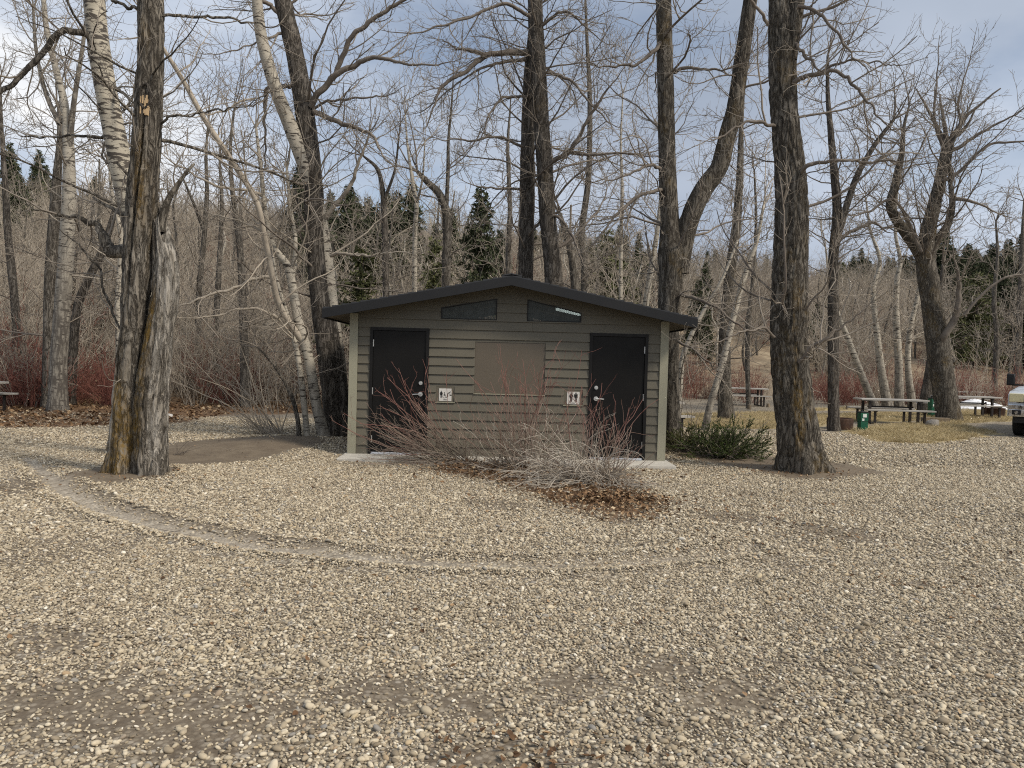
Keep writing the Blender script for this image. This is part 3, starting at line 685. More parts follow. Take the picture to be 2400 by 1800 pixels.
def walk(P0, D0, L, R0, nseg, rng, wander=0.2, up=0.05, tip=0.3, curl=0.0):
    N = len(P0); P = np.empty((N, nseg + 1, 3)); R = np.empty((N, nseg + 1)); D = norm(D0.copy()); P[:, 0] = P0
    bend = norm(rng.normal(size=(N, 3))) * curl
    for s in range(nseg):
        D = norm(D + wander * rng.normal(size=(N, 3)) + bend + np.array([0, 0, 1.0]) * up * (0.4 + 1.2 * s / nseg))
        P[:, s + 1] = P[:, s] + D * (L / nseg)[:, None]
    t = np.linspace(0, 1, nseg + 1)[None, :]; R[:] = R0[:, None] * (1 - t * (1 - tip))
    return P, R
def spawn(P, R, dens, rng, tmin=0.15, tmax=1.0, ang=(0.6, 1.2), lens=(0.2, 0.6), rfac=0.6, rlen=0.02, rmin=0.002, flat=0.0, endboost=True):
    N, S, _ = P.shape
    L = np.linalg.norm(np.diff(P, axis=1), axis=2).sum(1)
    cnt = np.floor(L * dens * (tmax - tmin) + rng.random(N)).astype(int)
    par = np.repeat(np.arange(N), cnt); M = len(par)
    if M == 0: return None
    t = tmin + (tmax - tmin) * rng.random(M); f = t * (S - 1); i = np.minimum(f.astype(int), S - 2); w = (f - i)[:, None]
    p = P[par, i] * (1 - w) + P[par, i + 1] * w; r = R[par, i] * (1 - w[:, 0]) + R[par, i + 1] * w[:, 0]
    d = norm(P[par, i + 1] - P[par, i]); v = rng.normal(size=(M, 3)); v[:, 2] *= (1 - flat); q = norm(np.cross(d, np.cross(v, d)))
    a = rng.uniform(ang[0], ang[1], M)[:, None]; dd = d * np.cos(a) + q * np.sin(a)
    ln = rng.uniform(lens[0], lens[1], M) * (1 - 0.35 * t); ln = np.minimum(ln, L[par] * 0.9)
    rr_ = np.maximum(np.minimum(r * rfac, ln * rlen), rmin)
    return p, dd, ln, rr_
class Crown:
    def __init__(s): s.V, s.F, s.M, s.tip, s.n = [], [], [], [], 0
    def add(s, P, R, k, mi=0, tip=None):
        V, Fq = tubes(P, R, k); s.V.append(V); s.F.append(Fq + s.n); s.M.append(np.full(len(Fq), mi)); s.n += len(V)
        if tip is None: tip = np.zeros((P.shape[0], P.shape[1]))
        s.tip.append(np.repeat(np.broadcast_to(tip, P.shape[:2]).ravel(), k))
    def mesh(s, name, mats, base):
        return quick_mesh(name, np.concatenate(s.V) - base, np.concatenate(s.F), mats, True, {'tip': np.concatenate(s.tip)}, np.concatenate(s.M))
def ramify(cr, P, R, rng, q=1.0, scale=1.0, rmin=0.003, spurs=True, up=0.06, tmin=0.2, wig=1.0):
    """branches, twigs and spur shoots on the limbs P,R"""
    b = spawn(P, R, 3.0 * q / scale, rng, tmin, 1.0, (0.5, 1.15), (0.45 * scale, 1.5 * scale), 0.62, 0.013, rmin * 1.7)
    if b is None: return
    PB, RB = walk(*b[:3], b[3], 6, rng, 0.20 * wig, up, 0.45, 0.06); cr.add(PB, RB, 4, 1)
    pts = [(P, R, 2.0), (PB, RB, 6.2)]
    for Pp, Rp, d in pts:
        w = spawn(Pp, Rp, d * q / scale, rng, 0.15, 1.0, (0.5, 1.25), (0.16 * scale, 0.62 * scale), 0.65, 0.012, rmin)
        if w is None: continue
        PW, RW = walk(*w[:3], w[3], 4, rng, 0.24 * wig, up * 1.2, 0.6, 0.08); cr.add(PW, RW, 3, 1)
        if spurs:
            sp = spawn(PW, RW, 5.0 / scale, rng, 0.25, 1.0, (0.5, 1.2), (0.05 * scale, 0.16 * scale), 0.8, 0.02, rmin * 0.85)
            if sp is not None: PS, RS = walk(*sp[:3], sp[3], 2, rng, 0.25, 0.15, 0.75); cr.add(PS, RS, 3, 1)

def trunk_mesh(pts, rad, base, mat, sides=28, step=0.07, rough=0.06, furrow=0.03, flare=0.35, seed=0, lichen=None, bare=None, birch_low=None, grooves=(), jag=0.0, lobes=0.0, ff=16.0):
    P, R, s = resample(pts, rad, step=step); S = len(P)
    V, Fq = tubes(P[None], R[None], sides)
    V = V.reshape(S, sides, 3); C = P[:, None, :]; D = V - C; r = np.linalg.norm(D, axis=2, keepdims=True); U = D / np.maximum(r, 1e-6)
    th = np.arange(sides) * 2 * math.pi / sides
    ux, uy = np.cos(th)[None, :] * R.mean(), np.sin(th)[None, :] * R.mean(); ss = s[:, None]
    lump = fbm(ux * 4 + seed, uy * 4, ss * 1.1, seed) * rough
    fur = 1 - np.abs(vnoise(ux * ff + 0.6 * vnoise(ux * 3, uy * 3, ss * 3, seed + 3), uy * ff, ss * ff * 0.2, seed + 7)) * 2
    fur2 = 1 - np.abs(vnoise(ux * ff * 1.9, uy * ff * 1.9, ss * ff * 0.3, seed + 11)) * 2
    m = 1 + lump - furrow * np.clip(fur, 0, 1) ** 2 - furrow * 0.4 * np.clip(fur2, 0, 1)
    h = P[:, 2:3] - P[0, 2]
    m = m + flare * np.exp(-np.maximum(h - 0.1, 0) / (R[0] * 1.3)) * (0.55 + 0.45 * np.cos(th[None, :] * 5 + seed + 1.5 * vnoise(ux * 2, uy * 2, 0, seed)))
    if lobes: m = m * (1 + lobes * np.cos(3 * th[None, :] + seed))
    for (th0, th1, s0, s1, depth, wid) in grooves:
        f = np.clip((ss - s0) / (s1 - s0), 0, 1); tc = th0 + (th1 - th0) * f + 0.10 * vnoise(ss * 2.2, 0.3, 0, seed + 5) + 0.05 * vnoise(ss * 7, 0.3, 0, seed + 6)
        dd = (np.mod(th[None, :] - tc + math.pi, 2 * math.pi) - math.pi) * R[:, None]
        m = m - depth / R[:, None] * np.exp(-(dd / wid) ** 2) * ((ss > s0) & (ss < s1)) * (1 - np.abs(2 * f - 1) ** 4)
    V = C + U * r * m[:, :, None]
    if jag:
        top = np.zeros(S); nt = min(8, S // 3); top[-nt:] = np.linspace(0, 1, nt) ** 2
        V[:, :, 2] += (top[:, None] * jag * vnoise(ux * 9, uy * 9, 0, seed + 2))
    A_ = {}
    wx, wz = V[:, :, 0].ravel(), V[:, :, 2].ravel()
    if lichen is not None: A_['lichen'] = np.clip(lichen(U[:, :, 0], U[:, :, 1], h + 0 * ux, V), 0, 1).ravel()
    if bare is not None: A_['bare'] = np.clip(bare(U[:, :, 0], U[:, :, 1], h + 0 * ux, V), 0, 1).ravel()
    if birch_low is not None: A_['rough'] = np.broadcast_to(np.clip(1 - (h - birch_low[0]) / (birch_low[1] - birch_low[0]) + 0.35 * fbm(ux * 3, uy * 3, ss, seed), 0, 1), (S, sides)).ravel()
    V = np.concatenate([V.reshape(-1, 3), P[-1:] + np.array([[0, 0, -0.02]])])
    for k2 in list(A_): A_[k2] = np.append(A_[k2], 0.0)
    n = S * sides; cap = np.stack([np.arange(sides) + (S - 1) * sides, (np.arange(sides) + 1) % sides + (S - 1) * sides, np.full(sides, n)], 1)
    return quick_mesh('trunk', V - base, [Fq, cap], [mat], True, A_), P, R

TREE_N = [0]
def px_line(line, y0, y1=None):
    """photo polyline [(u, v, width_px)] at distance y0 (bottom) .. y1 (top) -> points, radii"""
    y1 = y0 if y1 is None else y1; n = len(line); P, R = [], []
    for i, (u, v, w) in enumerate(line):
        y = y0 + (y1 - y0) * i / max(1, n - 1); P.append(A(u, v, y)); R.append(rot2(w, y) / 2)
    return P, R
def tree(name, label, stems, mat, twig='twig', seed=1, limbs=(), q=1.0, scale=1.0, rmin=0.003, nl=(2.4,), lim_len=(1.2, 3.2), up=0.06, zlim=(1.2, 99), extra=0.0,
         sides=24, step=0.09, spurs=True, trunk_kw=None, limb_mat=None, sides_l=7, epi=0.0, top_shoot=True, limb_up=0.05, cat='tree', group=None, wig=1.0):
    """stems: list of (points, radii); first stem's first point is the base. limbs: list of (points, radii) traced boughs"""
    rng = np.random.default_rng(seed)
    b0 = np.array(stems[0][0][0], float); b0[2] = float(hz(b0[0], b0[1])); base = b0.copy()
    root = thing(name, label, cat, tuple(base), 0.0, group)
    cr = Crown(); LP = []; kw = trunk_kw or [{}] * len(stems)
    for j, (pts, rad) in enumerate(stems):
        pts = [np.array(p, float) for p in pts]; rad = list(rad)
        if j == 0: pts[0] = pts[0].copy(); pts[0][2] = base[2] - 0.12
        if extra and j < 3 and kw[min(j, len(kw) - 1)].get('ext', True):
            d = norm(pts[-1] - pts[-2]); pts.append(pts[-1] + d * extra * 0.55 + np.array([0.1, 0, 0.1])); rad.append(rad[-1] * 0.72); pts.append(pts[-1] + d * extra * 0.45 + np.array([0, 0, 0.3])); rad.append(rad[-1] * 0.45)
        k_ = {k: v for k, v in kw[min(j, len(kw) - 1)].items() if k != 'ext'}
        sd = max(6, int(sides if j == 0 else sides * 0.8))
        me, P, R = trunk_mesh(pts, rad, base, k_.pop('mat', mat), sides=sd, step=k_.pop('step', step), flare=k_.pop('flare', 0.35 if j == 0 else 0.0), seed=seed * 7 + j, **k_)
        link('trunk' if j == 0 else 'stem', me, root); LP.append((P, R))
    for (pts, rad) in limbs:                             # traced boughs, one part each
        pts = [np.array(p, float) for p in pts]; rad = list(rad); e = norm(pts[-1] - pts[-2]); l_ = np.linalg.norm(pts[-1] - pts[-2]) * 0.9 + 0.25
        pts += [pts[-1] + (e + np.array([0, 0, 0.12])) * l_ * 0.5, pts[-1] + (e + np.array([0, 0, 0.3])) * l_]; rad += [rad[-1] * 0.6, max(rmin, rad[-1] * 0.3)]
        P, R, _ = resample(pts, rad, n=max(14, int(len(pts) * 7))); k_ = np.arange(len(P)); ph = rng.uniform(0, 50, 3)
        J = np.stack([vnoise(k_ * 0.33 + ph[a], ph[a], 0, 5) for a in range(3)], 1) * 0.028 + np.stack([vnoise(k_ * 0.9 + ph[a], ph[a], 0, 6) for a in range(3)], 1) * 0.010; P = P + J * np.clip(k_ / 4, 0, 1)[:, None]
        V, Fq = tubes(P[None], R[None], sides_l)
        me = quick_mesh('limb', V - base, Fq, [limb_mat or mat], True); link('limb', me, root)
        Pn, Rn = P[::2], R[::2]; ramify(cr, Pn[None], Rn[None], rng, q * 1.5, scale, rmin, spurs, up, 0.08, wig)
    for (P, R) in LP:                                    # limbs grown along the stems
        for dens in nl:
            sel = (P[:, 2] - base[2] > zlim[0]) & (P[:, 2] - base[2] < zlim[1])
            if sel.sum() < 4: continue
            Pz, Rz, _ = resample(P[sel][::max(1, sel.sum() // 20)], R[sel][::max(1, sel.sum() // 20)], n=20)
            w = spawn(Pz[None], Rz[None], dens, rng, 0.0, 1.0, (0.75, 1.5), lim_len, 0.45, 0.011, rmin * 2.2, 0.35)
            if w is None: continue
            PL, RL = walk(*w[:3], w[3], 9, rng, 0.16 * wig, limb_up, 0.32, 0.05); cr.add(PL, RL, 5, 0)
            ramify(cr, PL, RL, rng, q, scale, rmin, spurs, up, 0.15, wig)
        if epi:
            w = spawn(P[None][:, ::4], R[None][:, ::4], epi, rng, 0.05, 1.0, (1.0, 1.6), (0.15, 0.8), 0.2, 0.012, rmin)
            if w is not None:
                PL, RL = walk(*w[:3], np.minimum(w[3], 0.008), 6, rng, 0.34, 0.06, 0.5, 0.16); cr.add(PL, RL, 4, 1)
                s2 = spawn(PL, RL, 5.5, rng, 0.2, 1.0, (0.5, 1.3), (0.08, 0.3), 0.7, 0.014, rmin)
                if s2 is not None: PS, RS = walk(*s2[:3], s2[3], 4, rng, 0.32, 0.1, 0.6, 0.14); cr.add(PS, RS, 3, 1)
        if top_shoot:                                    # the leader breaks up into shoots
            d = norm(P[-1] - P[-3])[None]; k = 4
            PL, RL = walk(np.repeat(P[-1:], k, 0), norm(d + rng.normal(size=(k, 3)) * 0.35), rng.uniform(0.8, 1.8, k) * scale, np.full(k, R[-1] * 0.6), 8, rng, 0.14, 0.04, 0.25)
            cr.add(PL, RL, 5, 0); ramify(cr, PL, RL, rng, q, scale, rmin, spurs, up, 0.1, wig)
    if cr.n:
        me = cr.mesh('crown', [limb_mat or mat, MAT[twig]], base); link('crown', me, root)
    return root

# ------------------------------------------------------------------ trees in the photograph
def PL(line, y0, y1=None): return px_line(line, y0, y1)
# the split, half broken cottonwood in front on the left
Y1 = 9.72
def lich1(ux, uy, h, V): return sstep(0.25, 0.7, fbm(V[..., 0] * 3, V[..., 1] * 3, V[..., 2] * 0.9, 41) + 0.6 * np.exp(-((h - 0.55) / 0.5) ** 2) * (uy < 0.2)) * 0.9
def lich1b(ux, uy, h, V): return np.clip(1.4 * np.exp(-((ux + 0.55) / 0.4) ** 2) * (uy < 0.3) * sstep(0.15, 0.5, h) * (1 - sstep(1.9, 2.6, h)) * (0.75 + 0.5 * vnoise(V[..., 0] * 25, V[..., 1] * 25, V[..., 2] * 4, 3)), 0, 1)
def bare1(ux, uy, h, V): return np.exp(-((ux + 0.85) / 0.22) ** 2) * (1 - sstep(1.3, 1.6, h + 0.2 * vnoise(V[..., 2] * 5, 0, 0, 4))) * sstep(0.1, 0.3, h) * 1.0
def bare1b(ux, uy, h, V): return np.clip(sstep(0.0, 0.5, fbm(V[..., 0] * 9, V[..., 1] * 9, V[..., 2] * 1.0, 51) + 0.45 * (ux > 0.2) + 0.5 * (h > 2.3) - 0.1), 0, 1) * 0.8 * (ux > -0.3)
split = tree('split_cottonwood', 'thick split cottonwood trunk with orange lichen and broken side stem at front left', [
    PL([(293, 1122, 76), (296, 1000, 70), (300, 921, 68), (308, 830, 66), (317, 741, 66), (321, 632, 68), (325, 560, 70), (332, 480, 70), (338, 400, 68), (345, 300, 64), (350, 200, 60), (354, 100, 58), (353, 0, 57), (352, -90, 54)], Y1),
    PL([(352, 1128, 74), (353, 1000, 78), (357, 921, 78), (368, 830, 70), (381, 741, 64), (388, 680, 64), (389, 632, 60), (386, 595, 54), (381, 565, 47), (377, 545, 38)], Y1 - 0.06, Y1 + 0.04)],
    MAT['bark_split'], 'twig', 11, sides=130, step=0.03, extra=5, q=1.0, nl=(1.8,), zlim=(3.4, 99), lim_len=(1.2, 2.6), epi=1.2,
    trunk_kw=[dict(flare=0.5, furrow=0.12, rough=0.09, lichen=lich1, bare=bare1, ff=22, grooves=[(math.pi - 0.22, math.pi + 0.10, 2.3, 4.6, 0.085, 0.018), (math.pi - 0.7, math.pi - 0.9, 1.2, 2.2, 0.05, 0.02)]),
              dict(furrow=0.13, rough=0.15, lichen=lich1b, bare=bare1b, flare=0.3, jag=0.3, ff=20, ext=False, grooves=[(math.pi + 0.3, math.pi + 0.5, 0.3, 1.9, 0.03, 0.02)])],
    limbs=[PL([(300, 590, 34), (262, 587, 30), (246, 560, 24), (238, 540, 18), (210, 522, 13), (162, 505, 9), (120, 500, 6)], Y1 + 0.1, Y1 + 0.5),
           PL([(380, 37, 7), (430, 35, 7), (500, 40, 6), (560, 48, 5), (600, 56, 4)], Y1, Y1 + 0.5),
           PL([(378, 290, 6), (392, 280, 6), (430, 272, 5), (500, 262, 4), (560, 250, 3)], Y1, Y1 - 0.3),
           PL([(280, 770, 5), (250, 690, 6), (225, 625, 5), (190, 575, 4), (165, 560, 3)], Y1 + 0.15, Y1 + 0.4),
           PL([(330, 20, 8), (280, 10, 7), (255, -10, 6)], Y1, Y1 + 0.2)])
# torn wound on the split trunk: a rim of callus round a hollow of pale wood
wp = A(340, 225, Y1 - 0.155) - np.array(split.location)
def oval(rx, rz, y, n=28, wob=0.0, sd=3): return [(rx * (1 + wob * math.sin(3 * a + sd) + wob * math.sin(7 * a)) * math.cos(a), y, rz * (1 + wob * math.cos(2 * a + sd)) * math.sin(a)) for a in [2 * math.pi * k / n for k in range(n)]]
rings = [oval(0.085, 0.17, 0.05, wob=0.06), oval(0.078, 0.155, -0.018, wob=0.08), oval(0.058, 0.125, -0.022, wob=0.1), oval(0.048, 0.11, 0.03, wob=0.1)]
mb = MB(); n = 28
mb.add([p for r_ in rings for p in r_], [(j * n + i2, j * n + (i2 + 1) % n, (j + 1) * n + (i2 + 1) % n, (j + 1) * n + i2) for j in range(3) for i2 in range(n)])
wo = mb.build('wound_rim', MAT['bark_dark'], split, smooth=True, loc=tuple(wp))
r2 = oval(0.05, 0.115, 0.028, wob=0.1); r3 = oval(0.02, 0.05, 0.05)
MB().add(r2 + r3 + [(0, 0.055, 0)], [(i2, (i2 + 1) % n, n + (i2 + 1) % n, n + i2) for i2 in range(n)] + [(n + i2, n + (i2 + 1) % n, 2 * n) for i2 in range(n)]).build('wound_hollow', MAT['wood_pale'], wo, smooth=True)
mb = MB(); rs = random.Random(5)
for k in range(14):
    x = rs.uniform(-0.05, 0.05); z = rs.uniform(-0.26, -0.08); mb.hexa([(x - .006, -0.02, z), (x + .006, -0.02, z), (x + .006, 0.02, z), (x - .006, 0.02, z), (x - .008, -0.012, z + .1), (x + .008, -0.012, z + .1), (x + .008, 0.03, z + .1), (x - .008, 0.03, z + .1)])
mb.build('wood_splinters', MAT['wood_pale'], wo)

tree('pale_poplar', 'big pale poplar trunk with dark scale marks leaning left behind the split trunk', [
    PL([(345, 1075, 50), (350, 900, 50), (345, 740, 50), (328, 600, 50), (308, 500, 50), (292, 430, 50), (272, 330, 50), (252, 230, 48), (236, 140, 48), (226, 60, 46), (221, 0, 46), (217, -80, 44)], 11.6)],
    MAT['birch_marked'], 'twig', 12, sides=40, extra=4, q=1.1, nl=(3.0,), zlim=(3.2, 99), lim_len=(1.2, 3.0), limb_mat=MAT['bark'], trunk_kw=[dict(furrow=0.025, rough=0.04, birch_low=(0.5, 3.0))],
    limbs=[PL([(226, 100, 16), (205, 80, 16), (168, 72, 15), (138, 80, 15), (90, 135, 13), (50, 180, 12), (0, 215, 11), (-70, 262, 8)], 11.6, 10.9),
           PL([(252, 315, 8), (230, 322, 7), (180, 318, 6), (100, 322, 4)], 11.6, 12.2), PL([(262, 200, 8), (282, 215, 7), (310, 240, 5)], 11.6, 11.2)])

# double trunk and birches left of the building
tree('dark_cottonwood', 'dark double cottonwood trunk just left of the building corner', [
    PL([(782, 1030, 44), (775, 922, 42), (756, 760, 44), (741, 608, 46), (735, 456, 46), (720, 304, 45), (694, 141, 42), (662, 0, 40), (645, -70, 38)], 15.5),
    PL([(806, 1028, 34), (798, 922, 34), (782, 800, 30), (766, 700, 28), (752, 620, 24)], 15.55, 15.7)],
    MAT['bark_dark'], 'twig', 13, sides=36, extra=5, q=1.15, nl=(2.3,), zlim=(2.6, 99), lim_len=(1.4, 3.4), limb_mat=MAT['twig_dark'], epi=1.0, trunk_kw=[dict(furrow=0.07), dict(furrow=0.07, ext=False)],
    limbs=[PL([(728, 250, 15), (745, 222, 15), (791, 175, 14), (835, 150, 12), (873, 134, 10), (915, 140, 8), (954, 151, 6), (1011, 153, 4)], 15.4, 14.6),
           PL([(779, 188, 12), (800, 140, 12), (812, 110, 12), (828, 81, 11), (877, 45, 10), (921, 16, 9), (958, -6, 7), (1010, -40, 5)], 15.2, 14.8),
           PL([(736, 262, 13), (770, 276, 12), (803, 289, 11), (842, 303, 9), (872, 316, 7), (888, 350, 4)], 15.4, 14.6),
           PL([(735, 255, 7), (770, 237, 6), (815, 232, 5), (872, 228, 4)], 15.4, 15.0),
           PL([(670, 40, 10), (640, 18, 10), (616, 0, 9), (590, -25, 7)], 15.5, 15.2),
           PL([(672, 75, 8), (640, 85, 6), (600, 100, 4), (540, 120, 3)], 15.5, 15.0),
           PL([(718, 205, 12), (690, 203, 12), (650, 205, 10), (626, 208, 9), (620, 260, 7), (622, 330, 5)], 15.6, 15.8)])
tree('leaning_birch', 'tall pale birch leaning left across the dark double trunk', [
    PL([(812, 1018, 26), (797, 868, 30), (778, 738, 34), (762, 608, 36), (745, 500, 36), (722, 410, 36), (686, 310, 34), (648, 212, 30), (619, 115, 27), (606, 40, 25), (600, -60, 23)], 15.9, 15.0)],
    MAT['birch'], 'twig', 14, sides=28, extra=4, q=1.0, nl=(2.2,), zlim=(2.8, 99), lim_len=(1.0, 2.6), limb_mat=MAT['twig_pale'], trunk_kw=[dict(furrow=0.015, rough=0.03, birch_low=(0.2, 2.3))],
    limbs=[PL([(758, 515, 11), (785, 480, 11), (812, 450, 10), (835, 405, 8), (850, 360, 6), (862, 320, 4)], 15.5, 15.0),
           PL([(600, 230, 5), (560, 240, 5), (520, 262, 4), (470, 270, 3)], 15.4, 15.0),
           PL([(775, 600, 8), (800, 592, 8), (838, 598, 7), (872, 598, 6)], 15.3, 14.9)])
tree('birch_clump', 'slender leaning birch with forked stems left of the dark double trunk', [
    PL([(763, 1030, 28), (752, 990, 26), (742, 952, 24), (727, 861, 24), (715, 807, 24), (700, 756, 22), (690, 700, 21), (682, 655, 20), (672, 620, 18), (640, 575, 14), (622, 500, 11), (612, 400, 9), (600, 300, 6)], 15.0),
    PL([(712, 804, 17), (678, 756, 15), (651, 705, 15), (636, 635, 14), (621, 560, 13), (600, 470, 13), (545, 380, 13), (480, 280, 12), (430, 190, 11), (388, 122, 9), (340, 40, 6)], 15.0, 13.2),
    PL([(682, 655, 14), (690, 620, 12), (692, 560, 10), (680, 480, 8), (672, 400, 6)], 15.0, 15.4)],
    MAT['birch'], 'twig', 15, sides=20, q=1.1, nl=(3.0,), zlim=(1.5, 99), lim_len=(0.8, 2.2), limb_mat=MAT['twig_pale'], trunk_kw=[dict(furrow=0.02, rough=0.03, birch_low=(-0.2, 1.2)), dict(furrow=0.02, rough=0.04, mat=MAT['twig_pale'], ext=False), dict(ext=False)],
    limbs=[PL([(640, 650, 8), (600, 652, 8), (560, 670, 7), (500, 690, 6), (420, 720, 4)], 15.0, 14.2), PL([(628, 470, 8), (590, 448, 7), (520, 440, 6), (440, 400, 4)], 15.1, 14.4),
           PL([(690, 790, 7), (640, 740, 7), (585, 720, 6), (500, 740, 4)], 14.9, 14.2)])
tree('young_birch', 'thin upright young birch beside the forked birch stems', [PL([(722, 1028, 14), (716, 980, 14), (706, 892, 14), (694, 816, 12), (672, 735, 10), (650, 660, 7), (640, 600, 5)], 14.9)], MAT['birch'], 'twig', 16, sides=14, q=1.0, nl=(4.1,), zlim=(0.8, 99), lim_len=(0.5, 1.3),
     limb_mat=MAT['twig_pale'], trunk_kw=[dict(furrow=0.01, rough=0.03)])
tree('crooked_sapling', 'crooked brown sapling leaning left at the edge of the dirt patch', [PL([(702, 1026, 11), (697, 980, 11), (681, 922, 10), (651, 868, 8), (625, 835, 6), (603, 813, 5)], 14.8)], MAT['bark'], 'twig', 17, sides=12, q=1.2, nl=(5.4,), zlim=(0.4, 99), lim_len=(0.4, 1.2),
     limb_mat=MAT['twig'], trunk_kw=[dict(furrow=0.02, rough=0.05)])

# tall trunks behind the building
tree('tall_cottonwood', 'tall straight trunk rising behind the roof ridge, left of a close pair', [
    PL([(1230, 1010, 38), (1231, 800, 37), (1232, 640, 36), (1235, 500, 36), (1236, 400, 35), (1238, 300, 34), (1242, 200, 32), (1248, 100, 26), (1256, 10, 20)], 19.4)],
    MAT['bark_dark'], 'twig', 21, sides=30, q=1.15, rmin=0.004, nl=(4.1,), zlim=(4.0, 99), lim_len=(1.6, 3.6), limb_mat=MAT['twig_dark'], epi=1.2, trunk_kw=[dict(furrow=0.06)],
    limbs=[PL([(1236, 122, 15), (1205, 124, 14), (1170, 126, 13), (1133, 132, 12), (1092, 167, 10), (1039, 199, 8), (1025, 224, 6), (1011, 268, 4)], 19.2, 18.0), PL([(1150, 130, 10), (1112, 122, 9), (1086, 117, 7)], 18.6, 18.5),
           PL([(1232, 139, 9), (1190, 143, 8), (1140, 156, 6), (1080, 190, 4), (1020, 240, 3)], 19.2, 18.6), PL([(1236, 226, 7), (1178, 230, 6), (1149, 264, 5), (1133, 309, 3)], 19.2, 18.7), PL([(1232, 445, 7), (1190, 443, 6), (1140, 440, 4)], 19.3, 19.0),
           PL([(1230, 345, 7), (1170, 320, 6), (1110, 330, 5), (1050, 328, 3)], 19.3, 18.4)])
tree('tall_cottonwood', 'tall trunk curving up behind the roof ridge, right of a close pair', [
    PL([(1303, 1005, 46), (1302, 800, 44), (1297, 640, 42), (1289, 560, 40), (1283, 500, 39), (1277, 400, 38), (1268, 280, 38), (1262, 170, 37), (1256, 60, 36), (1254, 0, 35), (1250, -80, 33)], 18.9)],
    MAT['bark_dark'], 'twig', 22, sides=32, extra=5, q=1.15, rmin=0.004, nl=(3.5,), zlim=(4.0, 99), lim_len=(1.6, 3.6), limb_mat=MAT['twig_dark'], epi=1.2, trunk_kw=[dict(furrow=0.06)],
    limbs=[PL([(1290, 382, 13), (1310, 370, 12), (1332, 358, 11), (1352, 330, 10), (1369, 297, 8), (1409, 232, 6), (1440, 190, 3)], 18.8, 18.0), PL([(1332, 358, 8), (1390, 362, 7), (1450, 360, 5), (1530, 365, 3)], 18.6, 18.0),
           PL([(1280, 170, 8), (1310, 175, 8), (1350, 200, 6), (1400, 260, 4)], 18.8, 18.2), PL([(1270, 60, 8), (1310, 30, 7), (1350, 40, 5), (1390, 80, 3)], 18.8, 18.2), PL([(1290, 500, 8), (1320, 520, 7), (1345, 560, 6), (1360, 600, 5)], 18.8, 18.4),
           PL([(1245, 40, 9), (1180, 10, 8), (1100, 40, 6), (1000, 70, 4)], 18.8, 18.0)])
# forked tree right of the building
tree('forked_cottonwood', 'dark forked cottonwood right behind the building corner', [
    PL([(1573, 1056, 52), (1572, 960, 44), (1568, 860, 46), (1567, 760, 50), (1572, 660, 58), (1574, 590, 66), (1570, 520, 46), (1565, 420, 42), (1562, 300, 40), (1558, 120, 38), (1555, 0, 37), (1552, -80, 35)], 14.9),
    PL([(1592, 640, 44), (1603, 560, 48), (1622, 500, 46), (1652, 440, 45), (1684, 395, 43), (1702, 330, 40), (1722, 250, 38), (1740, 130, 35), (1757, 10, 32), (1768, -70, 30)], 14.9, 14.5)],
    MAT['bark_lich'], 'twig', 23, sides=36, extra=5, q=1.2, nl=(2.7,), zlim=(2.4, 99), lim_len=(1.0, 3.0), limb_mat=MAT['twig_dark'], epi=2.6, trunk_kw=[dict(furrow=0.07), dict(furrow=0.07)],
    limbs=[PL([(1550, 445, 9), (1520, 450, 9), (1480, 470, 8), (1440, 510, 6), (1400, 560, 4)], 14.8, 14.0), PL([(1548, 395, 8), (1525, 388, 8), (1490, 400, 6), (1440, 420, 4)], 14.8, 14.2),
           PL([(1580, 170, 9), (1610, 160, 8), (1650, 165, 6), (1700, 160, 4)], 14.9, 14.3), PL([(1595, 690, 9), (1640, 700, 8), (1690, 730, 7), (1730, 760, 4)], 14.7, 14.0), PL([(1548, 100, 10), (1520, 130, 9), (1490, 150, 7), (1440, 155, 5)], 14.8, 14.3),
           PL([(1590, 800, 7), (1620, 815, 6), (1660, 850, 4)], 14.7, 14.2)])
